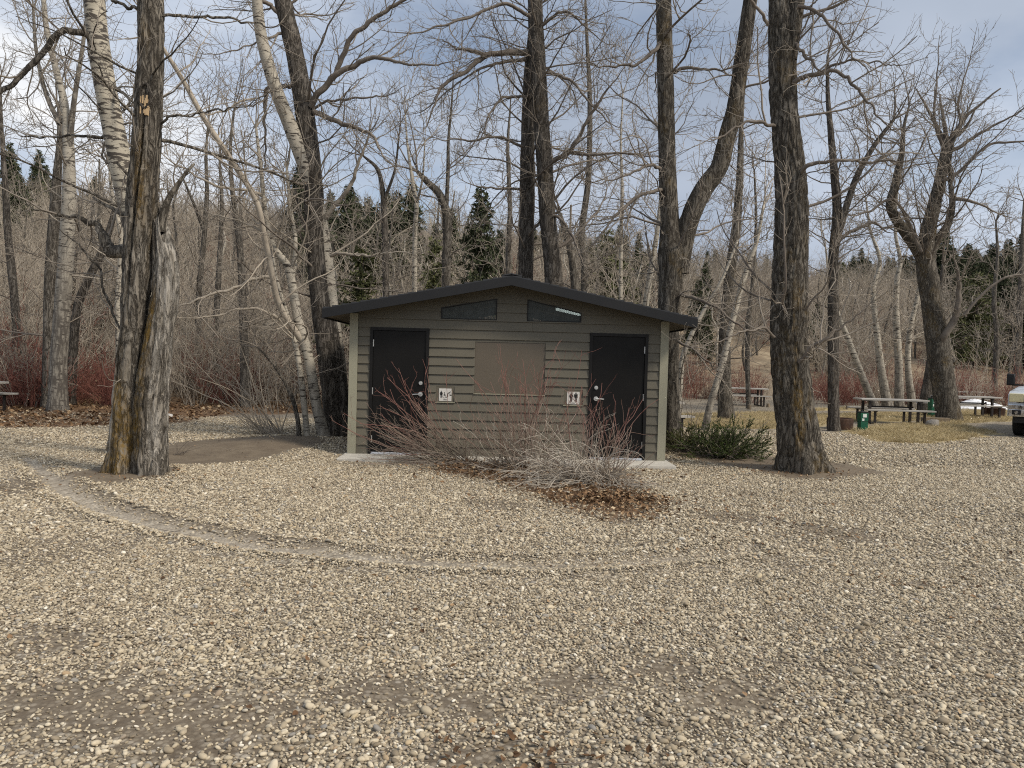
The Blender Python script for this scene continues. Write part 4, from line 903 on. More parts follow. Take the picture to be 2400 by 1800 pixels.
# massive trunk right of the building
def lich8(ux, uy, h, V): return sstep(0.05, 0.45, fbm(V[..., 0] * 7, V[..., 1] * 7, V[..., 2] * 1.1, 45) + 0.35 * np.exp(-((ux + 0.1) / 0.45) ** 2) * (uy < 0.2) - 0.12 - 0.5 * sstep(2.6, 4.0, h)) * 0.8
tree('massive_cottonwood', 'massive furrowed cottonwood trunk standing in gravel right of the juniper', [
    PL([(1884, 1108, 100), (1872, 1040, 92), (1866, 980, 88), (1854, 880, 88), (1849, 760, 86), (1850, 650, 84), (1855, 540, 80), (1855, 460, 74), (1850, 380, 70), (1842, 300, 66), (1835, 220, 64), (1833, 100, 62), (1832, 0, 60), (1830, -80, 58)], 12.05),
    PL([(1852, 140, 30), (1862, 70, 30), (1872, 0, 28), (1880, -80, 25)], 12.0, 11.8)],
    MAT['bark_lich'], 'twig', 24, sides=120, step=0.035, extra=5, q=1.15, nl=(2.6,), zlim=(2.2, 99), lim_len=(1.0, 2.6), limb_mat=MAT['twig_dark'], epi=3.4, trunk_kw=[dict(flare=0.5, furrow=0.12, rough=0.08, ff=20, lichen=lich8), dict(furrow=0.05)],
    limbs=[PL([(1858, 195, 13), (1872, 187, 12), (1890, 177, 11), (1939, 169, 9), (1976, 173, 8), (2004, 207, 7), (2033, 236, 6), (2065, 277, 4)], 11.9, 11.4), PL([(1927, 167, 7), (1980, 142, 5), (2025, 144, 4), (2080, 150, 3)], 11.8, 11.3),
           PL([(1872, 408, 12), (1885, 397, 11), (1903, 382, 10), (1947, 376, 8), (2008, 378, 6), (2098, 378, 4)], 11.9, 11.4), PL([(1860, 100, 9), (1880, 118, 8), (1907, 150, 6), (1930, 170, 3)], 11.9, 11.6),
           PL([(1815, 295, 8), (1795, 288, 8), (1752, 285, 6), (1703, 313, 4)], 11.9, 11.5), PL([(1872, 850, 10), (1888, 830, 9), (1905, 808, 9), (1940, 790, 7), (1985, 758, 4)], 11.8, 11.4), PL([(1815, 790, 7), (1785, 770, 6), (1740, 780, 5), (1690, 800, 3)], 11.9, 11.5),
           PL([(1870, 15, 9), (1910, 22, 8), (1960, 75, 6), (2000, 130, 4)], 11.8, 11.3), PL([(1800, 60, 8), (1775, 20, 7), (1745, -20, 6)], 12.0, 11.7)])
tree('forked_tree', 'thin dark forked tree standing close behind the massive trunk', [
    PL([(1955, 1000, 26), (1953, 870, 26), (1953, 740, 25), (1953, 610, 24), (1962, 500, 22), (1955, 400, 18), (1946, 300, 14), (1940, 220, 10), (1940, 130, 6)], 20.5),
    PL([(1960, 570, 17), (1985, 480, 16), (2010, 410, 14), (2050, 340, 11), (2095, 280, 7)], 20.5, 20.0)],
    MAT['bark_dark'], 'twig', 25, sides=18, q=0.9, rmin=0.0045, nl=(4.1,), zlim=(2.0, 99), lim_len=(0.9, 2.4), limb_mat=MAT['twig_dark'], spurs=True, epi=1.5, trunk_kw=[dict(furrow=0.05)], limbs=[PL([(1960, 570, 9), (2000, 540, 8), (2045, 520, 6), (2065, 535, 4)], 20.4, 20)])
tree('three_limbed_tree', 'broad old tree forking into three limbs on the dry grass island', [
    PL([(2226, 990, 56), (2218, 940, 52), (2205, 860, 52), (2193, 780, 49), (2183, 700, 47), (2172, 630, 46), (2168, 585, 42), (2178, 530, 33), (2188, 488, 30), (2202, 430, 26), (2212, 380, 24), (2220, 338, 21)], 26.5),
    PL([(2166, 625, 28), (2152, 590, 27), (2122, 545, 25), (2088, 488, 22), (2098, 435, 19), (2106, 395, 17), (2114, 358, 13), (2118, 300, 8), (2130, 250, 5)], 26.5, 25.6),
    PL([(2176, 610, 20), (2196, 565, 20), (2222, 525, 17), (2232, 476, 14), (2228, 435, 10), (2226, 380, 7), (2240, 310, 4)], 26.5, 26.0)],
    MAT['bark_lich'], 'twig', 26, sides=30, q=1.0, rmin=0.0055, scale=1.35, nl=(3.5,), zlim=(5.0, 99), lim_len=(1.8, 4.0), limb_mat=MAT['twig_dark'], epi=0.6, trunk_kw=[dict(furrow=0.07, ext=False, flare=0.2)] + [dict(furrow=0.06, ext=False)] * 2, limb_up=0.1,
    limbs=[PL([(2205, 800, 20), (2214, 785, 18), (2235, 753, 16), (2246, 712, 13), (2248, 660, 9), (2240, 620, 5)], 26.3, 25.6), PL([(2232, 465, 10), (2265, 468, 8), (2300, 480, 5), (2340, 500, 3)], 26.2, 25.6), PL([(2214, 360, 10), (2255, 340, 9), (2300, 310, 7), (2360, 280, 4)], 26.4, 25.6),
           PL([(2190, 430, 10), (2240, 410, 8), (2320, 340, 6), (2400, 330, 4)], 26.4, 25.8), PL([(2225, 345, 8), (2250, 300, 7), (2245, 240, 5), (2265, 170, 3)], 26.4, 26), PL([(2212, 350, 8), (2190, 280, 6), (2195, 200, 4)], 26.4, 26.2),
           PL([(2160, 590, 8), (2100, 470, 7), (2040, 495, 5)], 26, 25.6), PL([(2260, 740, 8), (2300, 690, 6), (2360, 650, 5), (2440, 640, 3)], 25.8, 25.4)])

# ------------------------------------------------------------------ smaller and farther trees, each one as the photograph places it
BT = [
 ('birch', 'pale forked birch trunk at the far left, white along its right edge', 'birch', 20.3, [[(135, 965, 42), (138, 850, 38), (148, 700, 36), (155, 600, 35), (162, 450, 30), (160, 330, 24), (150, 240, 18), (128, 150, 14), (108, 60, 12), (100, -30, 10)], [(160, 380, 15), (172, 250, 12), (192, 120, 9), (206, 20, 7), (215, -40, 5)], [(140, 290, 12), (108, 220, 10), (85, 120, 8), (78, 20, 6)]], 1.2, (2.0, 6.0)),
 ('dark_poplar', 'dark straight trunk hugging the left side of the far left birch', 'bark', 21.6, [[(112, 935, 28), (115, 800, 27), (118, 650, 26), (128, 500, 24), (135, 400, 19), (140, 330, 13), (138, 250, 8)]], 1.0, None),
 ('thin_poplar', 'thin dark trunk at the very left edge of the view', 'bark_dark', 24.0, [[(42, 930, 22), (38, 760, 19), (28, 640, 18), (18, 540, 16), (12, 430, 13), (5, 330, 9), (0, 200, 6)]], 1.0, None),
 ('leaning_poplar', 'dark bare trunk leaning right, behind the left side of the split trunk', 'bark_dark', 23.0, [[(165, 925, 22), (178, 740, 20), (205, 660, 19), (238, 592, 18), (262, 520, 14), (282, 440, 10), (300, 350, 6)]], 0.9, None),
 ('birch', 'slim white birch stem peeping out left of the split trunk', 'birch', 22.0, [[(280, 960, 14), (278, 780, 14), (276, 700, 13), (284, 560, 11), (262, 450, 8), (255, 350, 5)]], 0.8, None),
 ('grey_poplar', 'straight grey trunk with pale foot in the thicket between split trunk and birches', 'bark', 24.0, [[(576, 940, 24), (572, 800, 20), (568, 680, 18), (560, 560, 15), (545, 450, 11), (540, 350, 8), (548, 260, 5)]], 1.2, None),
 ('grey_poplar', 'faint thin trunk deep in the thicket right of the split trunk', 'bark', 27.0, [[(508, 920, 16), (507, 760, 15), (515, 600, 12), (520, 480, 9), (515, 380, 6)]], 1.2, None),
 ('thin_poplar', 'thin upright tree against the sky midway between split trunk and birches', 'bark', 28.5, [[(462, 900, 14), (466, 700, 13), (478, 560, 12), (485, 450, 10), (483, 360, 7), (490, 270, 4)], [(478, 540, 9), (455, 480, 7), (430, 420, 4)]], 1.2, None),
 ('thin_poplar', 'dark crooked tree standing left of the roof above the spruces', 'bark_dark', 24.5, [[(906, 930, 18), (904, 640, 16), (900, 500, 14), (896, 440, 12), (884, 395, 9), (852, 366, 5)], [(900, 470, 8), (925, 400, 6), (935, 320, 4)]], 1.1, None),
 ('birch', 'thin pale birch rising over the left roof slope', 'birch', 25.5, [[(974, 930, 13), (972, 650, 12), (973, 540, 11), (976, 480, 10), (966, 420, 8), (955, 340, 5), (950, 270, 3)], [(976, 480, 6), (990, 420, 5), (996, 330, 3)]], 1.2, None),
 ('broken_poplar', 'broken-topped tree with a torn stub leaning left over the roof', 'bark', 26.0, [[(1046, 940, 24), (1046, 640, 21), (1048, 560, 21), (1046, 500, 20), (1030, 455, 18), (1002, 427, 15), (978, 402, 9)], [(1046, 500, 10), (1050, 400, 9), (1051, 330, 7), (1058, 250, 5), (1062, 190, 3)]], 1.0, None),
 ('thin_poplar', 'thin trunk in the haze of twigs just left of the tall pair', 'bark', 29.0, [[(1188, 930, 15), (1192, 600, 13), (1195, 480, 11), (1190, 350, 8), (1196, 250, 4)]], 1.4, None),
 ('upright_poplar', 'slim upright poplar with many rising branches right of the tall pair', 'bark', 23.5, [[(1366, 950, 20), (1370, 640, 17), (1362, 560, 16), (1378, 430, 14), (1382, 330, 13), (1382, 220, 11), (1376, 100, 8), (1372, 0, 5)]], 1.7, None),
 ('bent_poplar', 'bent brown trunk among twigs above the right roof slope', 'bark', 21.5, [[(1352, 960, 22), (1350, 720, 21), (1345, 640, 20), (1338, 590, 18), (1325, 545, 14), (1312, 500, 9)]], 1.0, None),
 ('thin_poplar', 'very thin pale pole between the tall pair and the forked tree', 'birch', 27.0, [[(1455, 940, 10), (1455, 600, 9), (1458, 450, 8), (1455, 330, 5), (1460, 220, 3)]], 1.6, None),
 ('birch', 'white birch stem showing close to the left of the forked tree', 'birch', 21.5, [[(1498, 960, 15), (1512, 740, 14), (1522, 660, 14), (1538, 560, 11), (1550, 450, 8), (1556, 330, 5)]], 1.3, None),
 ('leaning_birch', 'white birch leaning right between the forked tree and the massive trunk', 'birch', 19.5, [[(1650, 1018, 18), (1662, 960, 17), (1676, 910, 16), (1694, 850, 15), (1715, 760, 14), (1738, 670, 13), (1758, 610, 12), (1775, 560, 9), (1790, 480, 6)]], 1.2, (0.2, 1.6)),
 ('dark_poplar', 'dark trunk with orange lichen foot behind the leaning white birch', 'bark_lich', 24.0, [[(1702, 978, 38), (1698, 900, 32), (1699, 780, 27), (1710, 650, 25), (1722, 560, 22), (1730, 480, 19), (1735, 380, 15), (1738, 280, 10), (1745, 190, 5)]], 1.4, None),
 ('leaning_birch', 'thin white birch leaning right just beyond the building corner', 'birch', 18.6, [[(1588, 1010, 12), (1596, 880, 12), (1602, 830, 12), (1640, 745, 10), (1690, 660, 8), (1730, 560, 5)]], 1.1, None),
 ('thin_poplar', 'thin grey tree right of the dark lichen-footed trunk', 'bark', 31.0, [[(1755, 955, 12), (1752, 800, 11), (1765, 650, 9), (1772, 520, 7), (1768, 400, 4)]], 1.6, None),
 ('birch', 'leftmost birch of the clump behind the picnic table, leaning left', 'birch', 33.0, [[(2055, 960, 20), (2012, 860, 16), (1986, 790, 13), (1962, 730, 10), (1945, 660, 6), (1935, 580, 4)]], 1.2, (0.3, 3.0)),
 ('birch', 'second birch of the clump behind the picnic table, curving left', 'birch', 33.5, [[(2082, 962, 24), (2066, 870, 18), (2054, 770, 14), (2047, 680, 11), (2062, 610, 9), (2040, 540, 6), (2030, 470, 4)]], 1.2, (0.3, 3.0)),
 ('birch', 'straight middle birch of the clump behind the picnic table', 'birch', 34.0, [[(2108, 962, 22), (2106, 850, 18), (2100, 740, 15), (2102, 660, 12), (2110, 610, 9), (2098, 540, 7), (2104, 440, 4)]], 1.3, (0.3, 3.0)),
 ('birch', 'birch of the picnic table clump that leans right', 'birch', 34.5, [[(2140, 962, 20), (2128, 860, 14), (2132, 780, 12), (2145, 720, 10), (2162, 650, 8), (2185, 540, 5)]], 1.2, (0.3, 2.5)),
 ('dark_poplar', 'stout dark trunk just left of the three-limbed tree', 'bark_dark', 31.5, [[(2166, 970, 30), (2178, 880, 22), (2188, 800, 16), (2200, 730, 12), (2210, 620, 7)]], 0.9, None),
 ('thin_poplar', 'thin grey tree behind the pickup at the right edge', 'bark', 44.0, [[(2380, 930, 18), (2386, 800, 15), (2392, 680, 12), (2396, 560, 8), (2400, 470, 4)]], 1.4, None),
 ('thin_poplar', 'slim grey tree on the slope right of the three-limbed tree', 'bark', 42.0, [[(2330, 900, 14), (2336, 800, 12), (2330, 700, 10), (2338, 600, 7), (2334, 520, 4)]], 1.6, None),
]
for i, (nm, lab, mt, y, stems, q, low) in enumerate(BT):
    st = [PL(s, y, y + (0.0 if j == 0 else 0.6 * (-1) ** j)) for j, s in enumerate(stems)]
    g = hz(st[0][0][0][0], y); b = A(stems[0][0][0], stems[0][0][1], y)
    if abs(b[2] - g) > 0.05: st[0][0][0] = np.array([b[0], y, g])          # stand it on the ground
    tree(nm, lab, st, MAT[mt], 'twig_pale' if mt == 'birch' and y > 25 else 'twig', 100 + i, sides=14, step=0.16, q=q * 0.8, scale=1.25, rmin=0.00022 * y, nl=(2.6 * min(1.0, q),), zlim=(1.8, 99), lim_len=(0.9, 2.6),
         spurs=(y < 26), limb_mat=MAT['twig_pale'] if mt == 'birch' else MAT['twig_dark'], trunk_kw=[dict(furrow=0.03, rough=0.05, **({'birch_low': low or (0.0, 1.5)} if mt == 'birch' else {}))], limb_up=0.08)

# ------------------------------------------------------------------ scattering of uncountable stuff
def scatter(name, pts, rot, scl, idx, protos, label, attrs=None, hide_mat=None, kind='stuff', cat=None):
    col = bpy.data.collections.new(name + '_pieces')
    for k, me in enumerate(protos):
        o = bpy.data.objects.new('%s_piece_%02d' % (name, k), me); col.objects.link(o)
    me = quick_mesh(name, pts, np.zeros((0, 4), int), [], False, {'rot': rot, 'scl': scl, **(attrs or {})})
    me.attributes.new('idx', 'INT', 'POINT').data.foreach_set('value', np.asarray(idx, np.int32))
    o = link(name, me); tag(o, label, cat, None, kind)
    ng = bpy.data.node_groups.new(name + '_scatter', 'GeometryNodeTree')
    ng.interface.new_socket('Geometry', in_out='INPUT', socket_type='NodeSocketGeometry'); ng.interface.new_socket('Geometry', in_out='OUTPUT', socket_type='NodeSocketGeometry')
    N = ng.nodes; gi, go = N.new('NodeGroupInput'), N.new('NodeGroupOutput'); ip = N.new('GeometryNodeInstanceOnPoints'); ci = N.new('GeometryNodeCollectionInfo')
    ci.inputs['Collection'].default_value = col; ci.inputs['Separate Children'].default_value = True; ci.inputs['Reset Children'].default_value = True
    def na(a, t):
        x = N.new('GeometryNodeInputNamedAttribute'); x.data_type = t; x.inputs['Name'].default_value = a; return [q_ for q_ in x.outputs if q_.enabled and q_.name == 'Attribute'][0]
    L = ng.links.new
    L(gi.outputs[0], ip.inputs['Points']); L(ci.outputs[0], ip.inputs['Instance']); ip.inputs['Pick Instance'].default_value = True
    L(na('idx', 'INT'), ip.inputs['Instance Index']); L(na('rot', 'FLOAT_VECTOR'), ip.inputs['Rotation']); L(na('scl', 'FLOAT_VECTOR'), ip.inputs['Scale'])
    L(ip.outputs[0], go.inputs[0])
    md = o.modifiers.new('scatter', 'NODES'); md.node_group = ng
    return o

# --- wood and brush on the slope
def brush_proto(seed, h, n, mat, spread=0.5, q=1.0, rmin=0.007, red=False):
    rng = np.random.default_rng(seed); a = rng.uniform(0, 2 * math.pi, n); r = spread * np.sqrt(rng.random(n)) * 0.8
    P0 = np.stack([r * np.cos(a), r * np.sin(a), np.full(n, -0.1)], 1); D = np.stack([np.cos(a) * rng.uniform(0.1, 0.7, n), np.sin(a) * rng.uniform(0.1, 0.7, n), np.ones(n)], 1)
    L = h * rng.uniform(0.6, 1.1, n); cr = Crown(); P, R = walk(P0, D, L, np.full(n, rmin * 1.8), 6, rng, 0.13, 0.02, 0.4, 0.05); cr.add(P, R, 3)
    w = spawn(P, R, 3.2 * q, rng, 0.2, 1.0, (0.35, 0.95), (0.25 * h * 0.5, 0.75 * h * 0.5), 0.7, 0.02, rmin)
    PW, RW = walk(*w[:3], w[3], 4, rng, 0.2, 0.05, 0.6, 0.06); cr.add(PW, RW, 3)
    w2 = spawn(PW, RW, 3.0 * q, rng, 0.2, 1.0, (0.4, 1.0), (0.12 * h * 0.5, 0.4 * h * 0.5), 0.8, 0.02, rmin * 0.8)
    if w2 is not None: PX, RX = walk(*w2[:3], w2[3], 3, rng, 0.22, 0.06, 0.7); cr.add(PX, RX, 3)
    return cr.mesh('brush', [mat], np.zeros(3))
def wood_proto(seed, h, mat, tw, rmin=0.012):
    rng = np.random.default_rng(seed); cr = Crown()
    pts = [(0, 0, -0.3)]; x = y = 0.0
    for k in range(1, 6): x += rng.normal() * 0.22; y += rng.normal() * 0.22; pts.append((x, y, h * 0.8 * k / 5))
    r0 = 0.10 + 0.05 * rng.random(); P, R, _ = resample(pts, np.linspace(r0, r0 * 0.3, 6), n=16); cr.add(P[None], R[None], 7, 0)
    w = spawn(P[None], R[None], 2.4, rng, 0.22, 1.0, (0.5, 1.15), (1.2, 3.2), 0.5, 0.013, rmin * 1.6); PL_, RL = walk(*w[:3], w[3], 6, rng, 0.15, 0.09, 0.4, 0.04); cr.add(PL_, RL, 4, 1)
    b = spawn(PL_, RL, 2.4, rng, 0.15, 1.0, (0.5, 1.1), (0.4, 1.5), 0.65, 0.014, rmin); PB, RB = walk(*b[:3], b[3], 4, rng, 0.2, 0.09, 0.5, 0.05); cr.add(PB, RB, 3, 1)
    c = spawn(PB, RB, 2.8, rng, 0.2, 1.0, (0.5, 1.1), (0.2, 0.7), 0.7, 0.016, rmin * 0.8); PC, RC = walk(*c[:3], c[3], 3, rng, 0.2, 0.1, 0.6); cr.add(PC, RC, 3, 1)
    return cr.mesh('wood', [mat, tw], np.zeros(3))
def _m_needle(name, a, b):
    t = NT(name); base = t.ramp(t.noise(t.coord('Object'), 1.4, 4), [(0.3, a), (0.7, b)]); base = t.mix(t.math('MULTIPLY', t.rnd(), 0.4), base, tuple(x * 1.3 for x in b)); return t.fin(base, 0.8, 0.15)
MAT['needle'] = _m_needle('spruce_needles', (0.034, 0.041, 0.023), (0.064, 0.075, 0.040)); MAT['needle_olive'] = _m_needle('pine_needles_olive', (0.058, 0.064, 0.028), (0.105, 0.112, 0.05))
def spruce_proto(seed, h, mat, wid=0.26, gap=0.0):
    """whorls of drooping boughs, each a stem set with needle blades"""
    rng = np.random.default_rng(seed); cr = Crown(); P, R, _ = resample([(0, 0, -0.3), (0.05, 0, h * 0.5), (0, 0.03, h)], [0.02 * h, 0.012 * h, 0.01], n=10); cr.add(P[None], R[None], 6, 0)
    n = int(h * 24); z = h * (0.06 + 0.93 * rng.random(n) ** 0.85); L = wid * h * (1 - z / h) ** 0.8 * rng.uniform(0.55, 1.1, n) + 0.12; a = rng.uniform(0, 2 * math.pi, n)
    P0 = np.stack([0 * a, 0 * a, z], 1); D = np.stack([np.cos(a), np.sin(a), rng.uniform(-0.25, 0.25, n)], 1)
    PB, RB = walk(P0, D, L, np.full(n, 0.014), 5, rng, 0.10, -0.02, 0.5); cr.add(PB, RB, 3, 0)
    m = np.maximum(8, (L * 34).astype(int)); par = np.repeat(np.arange(n), m); M = len(par); t = 0.12 + 0.88 * rng.random(M); f = t * 5; i0 = np.minimum(f.astype(int), 4); w = (f - i0)[:, None]
    p = PB[par, i0] * (1 - w) + PB[par, i0 + 1] * w; d = norm(PB[par, i0 + 1] - PB[par, i0]); q_ = norm(d * 0.5 + rng.normal(size=(M, 3)) * 0.7 + np.array([0, 0, -0.15])); ln = rng.uniform(0.13, 0.32, M) * (0.6 + h / 14)
    sd = norm(np.cross(q_, rng.normal(size=(M, 3)))) * (ln * 0.17)[:, None]
    V = np.stack([p - sd * 0.6, p + q_ * (ln * 0.5)[:, None] - sd, p + q_ * ln[:, None], p + q_ * (ln * 0.5)[:, None] + sd], 1).reshape(-1, 3)
    base = sum(len(v) for v in cr.V); Fn = np.arange(M * 4).reshape(M, 4)
    cr.V.append(V); cr.F.append(Fn + cr.n); cr.M.append(np.full(M, 1)); cr.n += len(V); cr.tip.append(np.zeros(len(V)))
    return cr.mesh('spruce', [MAT['bark_dark'], mat], np.zeros(3))
rng = np.random.default_rng(77)
def frustum_pts(n, y0, y1, rng, spread=0.74, power=1.0):
    y = y0 + (y1 - y0) * rng.random(n) ** power; x = (rng.random(n) * 2 - 1) * (y * spread + 3); return x, y
foot_of = lambda x: np.interp(x, [-60, -14, -4, 3, 10, 22, 60], [24, 23.5, 25, 32, 40, 44, 44])
bp = [brush_proto(201, 2.4, 26, MAT['brush']), brush_proto(202, 3.2, 22, MAT['brush']), brush_proto(203, 1.7, 30, MAT['brush'], 0.7), brush_proto(204, 2.0, 26, MAT['thicket'], 0.6)]
x, y = frustum_pts(5200, 22, 118, rng, power=0.8); keep = (y > foot_of(x) - 0.5) & ((fbm(x * 0.09, y * 0.06, 0, 55) > -0.22) | (y < 40)) & (rng.random(len(x)) < np.interp(y, [22, 50, 118], [1, 0.85, 0.6])); x, y = x[keep], y[keep]; n = len(x)
s = rng.uniform(0.5, 1.5, n) * np.interp(y, [20, 60, 118], [0.95, 1.2, 1.3]) * (1 + 0.45 * fbm(x * 0.12, y * 0.1, 0, 56)); ix = rng.choice(4, n, p=[0.37, 0.33, 0.2, 0.1])
scatter('hill_brush', np.stack([x, y, hz(x, y)], 1), np.stack([rng.normal(0, 0.12, n), rng.normal(0, 0.12, n), rng.uniform(0, 6.28, n)], 1), np.stack([s, s, s], 1), ix, bp, 'grey-brown leafless brush covering the hillside behind the trees')
wp_ = [wood_proto(211 + k, h, MAT['bark'] if k % 2 else MAT['birch'], MAT['brush']) for k, h in enumerate((8.0, 10.0, 7.0, 11.0))]
x, y = frustum_pts(300, 30, 78, rng, power=0.9); keep = (y > foot_of(x) + 3); x, y = x[keep], y[keep]; n = len(x); s = rng.uniform(0.55, 0.95, n)
scatter('far_wood', np.stack([x, y, hz(x, y)], 1), np.stack([rng.normal(0, 0.06, n), rng.normal(0, 0.06, n), rng.uniform(0, 6.28, n)], 1), np.stack([s, s, s], 1), rng.integers(0, 4, n), wp_, 'mass of leafless slender trees on the hillside')
SP = [spruce_proto(221, 9, MAT['needle']), spruce_proto(222, 7, MAT['needle'], 0.30), spruce_proto(223, 6, MAT['needle_olive'], 0.38)]
def ridge(px0, px1, n, y0, y1, smin, smax, seed):
    r = np.random.default_rng(seed); u = r.uniform(px0, px1, n); y = r.uniform(y0, y1, n); x = np.array([A(a, 700, b)[0] for a, b in zip(u, y)]); s = r.uniform(smin, smax, n); return x, y, s, r
RX = [ridge(2150, 2480, 90, 88, 118, 0.6, 1.1, 1), ridge(1950, 2200, 26, 95, 118, 0.4, 0.7, 2), ridge(1560, 1960, 24, 95, 118, 0.35, 0.6, 3), ridge(-60, 110, 12, 80, 112, 0.7, 1.05, 4), ridge(700, 960, 16, 88, 112, 0.5, 0.9, 5), ridge(1250, 1560, 18, 85, 112, 0.4, 0.7, 6), ridge(690, 960, 34, 44, 80, 0.55, 1.0, 7), ridge(1000, 1170, 9, 42, 75, 0.45, 0.8, 8), ridge(1240, 1560, 14, 46, 90, 0.4, 0.7, 9), ridge(2230, 2440, 16, 52, 85, 0.6, 1.0, 10), ridge(-60, 240, 10, 60, 95, 0.5, 0.8, 11), ridge(1560, 1960, 10, 50, 85, 0.35, 0.6, 12), ridge(2240, 2460, 30, 70, 100, 0.6, 0.95, 13)]
x = np.concatenate([r[0] for r in RX]); y = np.concatenate([r[1] for r in RX]); s = np.concatenate([r[2] for r in RX]); n = len(x); rng = np.random.default_rng(5)
scatter('ridge_conifers', np.stack([x, y, hz(x, y)], 1), np.stack([0 * x, 0 * x, rng.uniform(0, 6.28, n)], 1), np.stack([s, s, s], 1), rng.integers(0, 3, n), SP, 'dark conifer wood along the top of the hill')
def conifer(name, label, u, v_top, y, k, wid=1.0):
    me = SP[k]; h0 = (9, 7, 6)[k]; x = A(u, 700, y)[0]; z = float(hz(x, y)); top = A(u, v_top, y)[2]; s = max(0.25, (top - z) / h0)
    o = link(name, me, None, (x, y, z), (0, 0, u * 0.7)); o.scale = (s * wid, s * wid, s); return tag(o, label, 'tree', 'single conifers on the slope')
conifer('spruce', 'tall pointed dark spruce rising just left of the roof ridge', 1122, 430, 33, 0, 0.85)
conifer('spruce', 'dark spruce between the birches and the broken-topped tree', 812, 430, 45, 0)
conifer('pine', 'rounded dark pine left of the thin pale birch', 878, 478, 52, 1)
conifer('pine', 'olive green pine low above the left roof slope', 850, 585, 29, 2, 1.3)
conifer('pine', 'yellow-green young pine behind the left roof slope beside the thin birch', 1015, 560, 30, 2, 0.8)
conifer('pine', 'dark conifer at far left above the guardrail', 45, 410, 62, 0, 1.1)
conifer('pine', 'olive conifer on the slope right of the three-limbed tree', 2290, 640, 56, 2, 1.1)
conifer('pine', 'rounded olive pine above the right roof slope', 1420, 540, 48, 2, 1.2)

# --- dogwood thicket at the wood's edge, single bushes
TH = [brush_proto(231, 1.9, 44, MAT['thicket'], 0.7, 1.2, 0.0055), brush_proto(232, 1.5, 40, MAT['thicket'], 0.6, 1.2, 0.0055), brush_proto(233, 1.8, 34, MAT['brush'], 0.6, 1.3, 0.0055)]
for me in TH: me.name = 'dogwood'
rng = np.random.default_rng(8)
for nm, lab, u0, u1, y0, y1, cnt, pk in (('dogwood_thicket', 'deep red leafless dogwood thicket along the wood edge left of the split trunk', -80, 300, 21.6, 26, 34, [0.6, 0.3, 0.1]),
                                ('dogwood_thicket', 'dull red leafless thicket between the split trunk and the building', 400, 850, 24.5, 29, 26, [0.3, 0.25, 0.45]),
                                ('dogwood_thicket', 'reddish brown leafless thicket behind the right-hand lawns', 1590, 2480, 36, 43, 60, [0.3, 0.35, 0.35])):
    u = rng.uniform(u0, u1, cnt); y = rng.uniform(y0, y1, cnt); x = np.array([A(a, 900, b)[0] for a, b in zip(u, y)]); sc_ = rng.uniform(0.7, 1.2, cnt)
    scatter(nm, np.stack([x, y, hz(x, y) - 0.02], 1), np.stack([0 * x, 0 * x, rng.uniform(0, 6.28, cnt)], 1), np.stack([sc_, sc_, sc_ * rng.uniform(0.8, 1.15, cnt)], 1), rng.choice(3, cnt, p=pk), TH, lab)

# ------------------------------------------------------------------ leafless shrubs in front of the building
def shrub(name, label, base, seed, groups):
    """groups: (count, base spread, mean direction, direction jitter, lengths, radius, red 0..1, up, material, branching)"""
    rng = np.random.default_rng(seed); b = np.array([base[0], base[1], float(hz(base[0], base[1]))]); root = thing(name, label, 'shrub', tuple(b)); mats = {}
    for (n, sp, d, jit, lens, rad, red, up, mt, q) in groups:
        n = int(n * 1.6) if n > 9 else n
        a = rng.uniform(0, 6.283, n); rr_ = sp * np.sqrt(rng.random(n)); P0 = np.stack([rr_ * np.cos(a), rr_ * np.sin(a) * 0.6, np.full(n, -0.04)], 1)
        D = norm(np.array(d)[None] + rng.normal(size=(n, 3)) * np.array(jit)[None] + np.stack([np.cos(a), np.sin(a), 0 * a], 1) * 0.15); D[:, 2] = np.maximum(D[:, 2], 0.08)
        L = rng.uniform(lens[0], lens[1], n); P, R = walk(P0, D, L, np.full(n, rad) * rng.uniform(0.7, 1.3, n), 9, rng, 0.11, up, 0.35, 0.045)
        P[:, :, 2] = np.maximum(P[:, :, 2], 0.012)
        cr = mats.setdefault(mt, Crown()); t = np.linspace(0, 1, 10)[None] * np.ones((n, 1)); cr.add(P, R, 5, 0, np.clip(t * 1.8 - 0.5, 0, 1) * red)
        w = spawn(P, R, 3.1 * q, rng, 0.25, 1.0, (0.3, 0.85), (0.15, 0.55), 0.65, 0.010, 0.0028); PW, RW = walk(*w[:3], w[3], 5, rng, 0.15, up + 0.02, 0.55, 0.04); PW[:, :, 2] = np.maximum(PW[:, :, 2], 0.01); cr.add(PW, RW, 3, 0, red * np.clip(PW[:, :1, 2] / 0.8 - 0.35, 0, 1))
        w2 = spawn(PW, RW, 3.6 * q, rng, 0.2, 1.0, (0.35, 1.0), (0.05, 0.22), 0.75, 0.013, 0.0023); PX, RX_ = walk(*w2[:3], w2[3], 3, rng, 0.2, 0.04, 0.6, 0.05); PX[:, :, 2] = np.maximum(PX[:, :, 2], 0.008); cr.add(PX, RX_, 3, 0, red * np.clip(PX[:, :1, 2] / 0.8 - 0.35, 0, 1))
    for mt, cr in mats.items():
        link('red_stems' if mt == 'twig_red' else 'grey_stems', cr.mesh('stems', [MAT[mt]], np.zeros(3)), root)
    return root
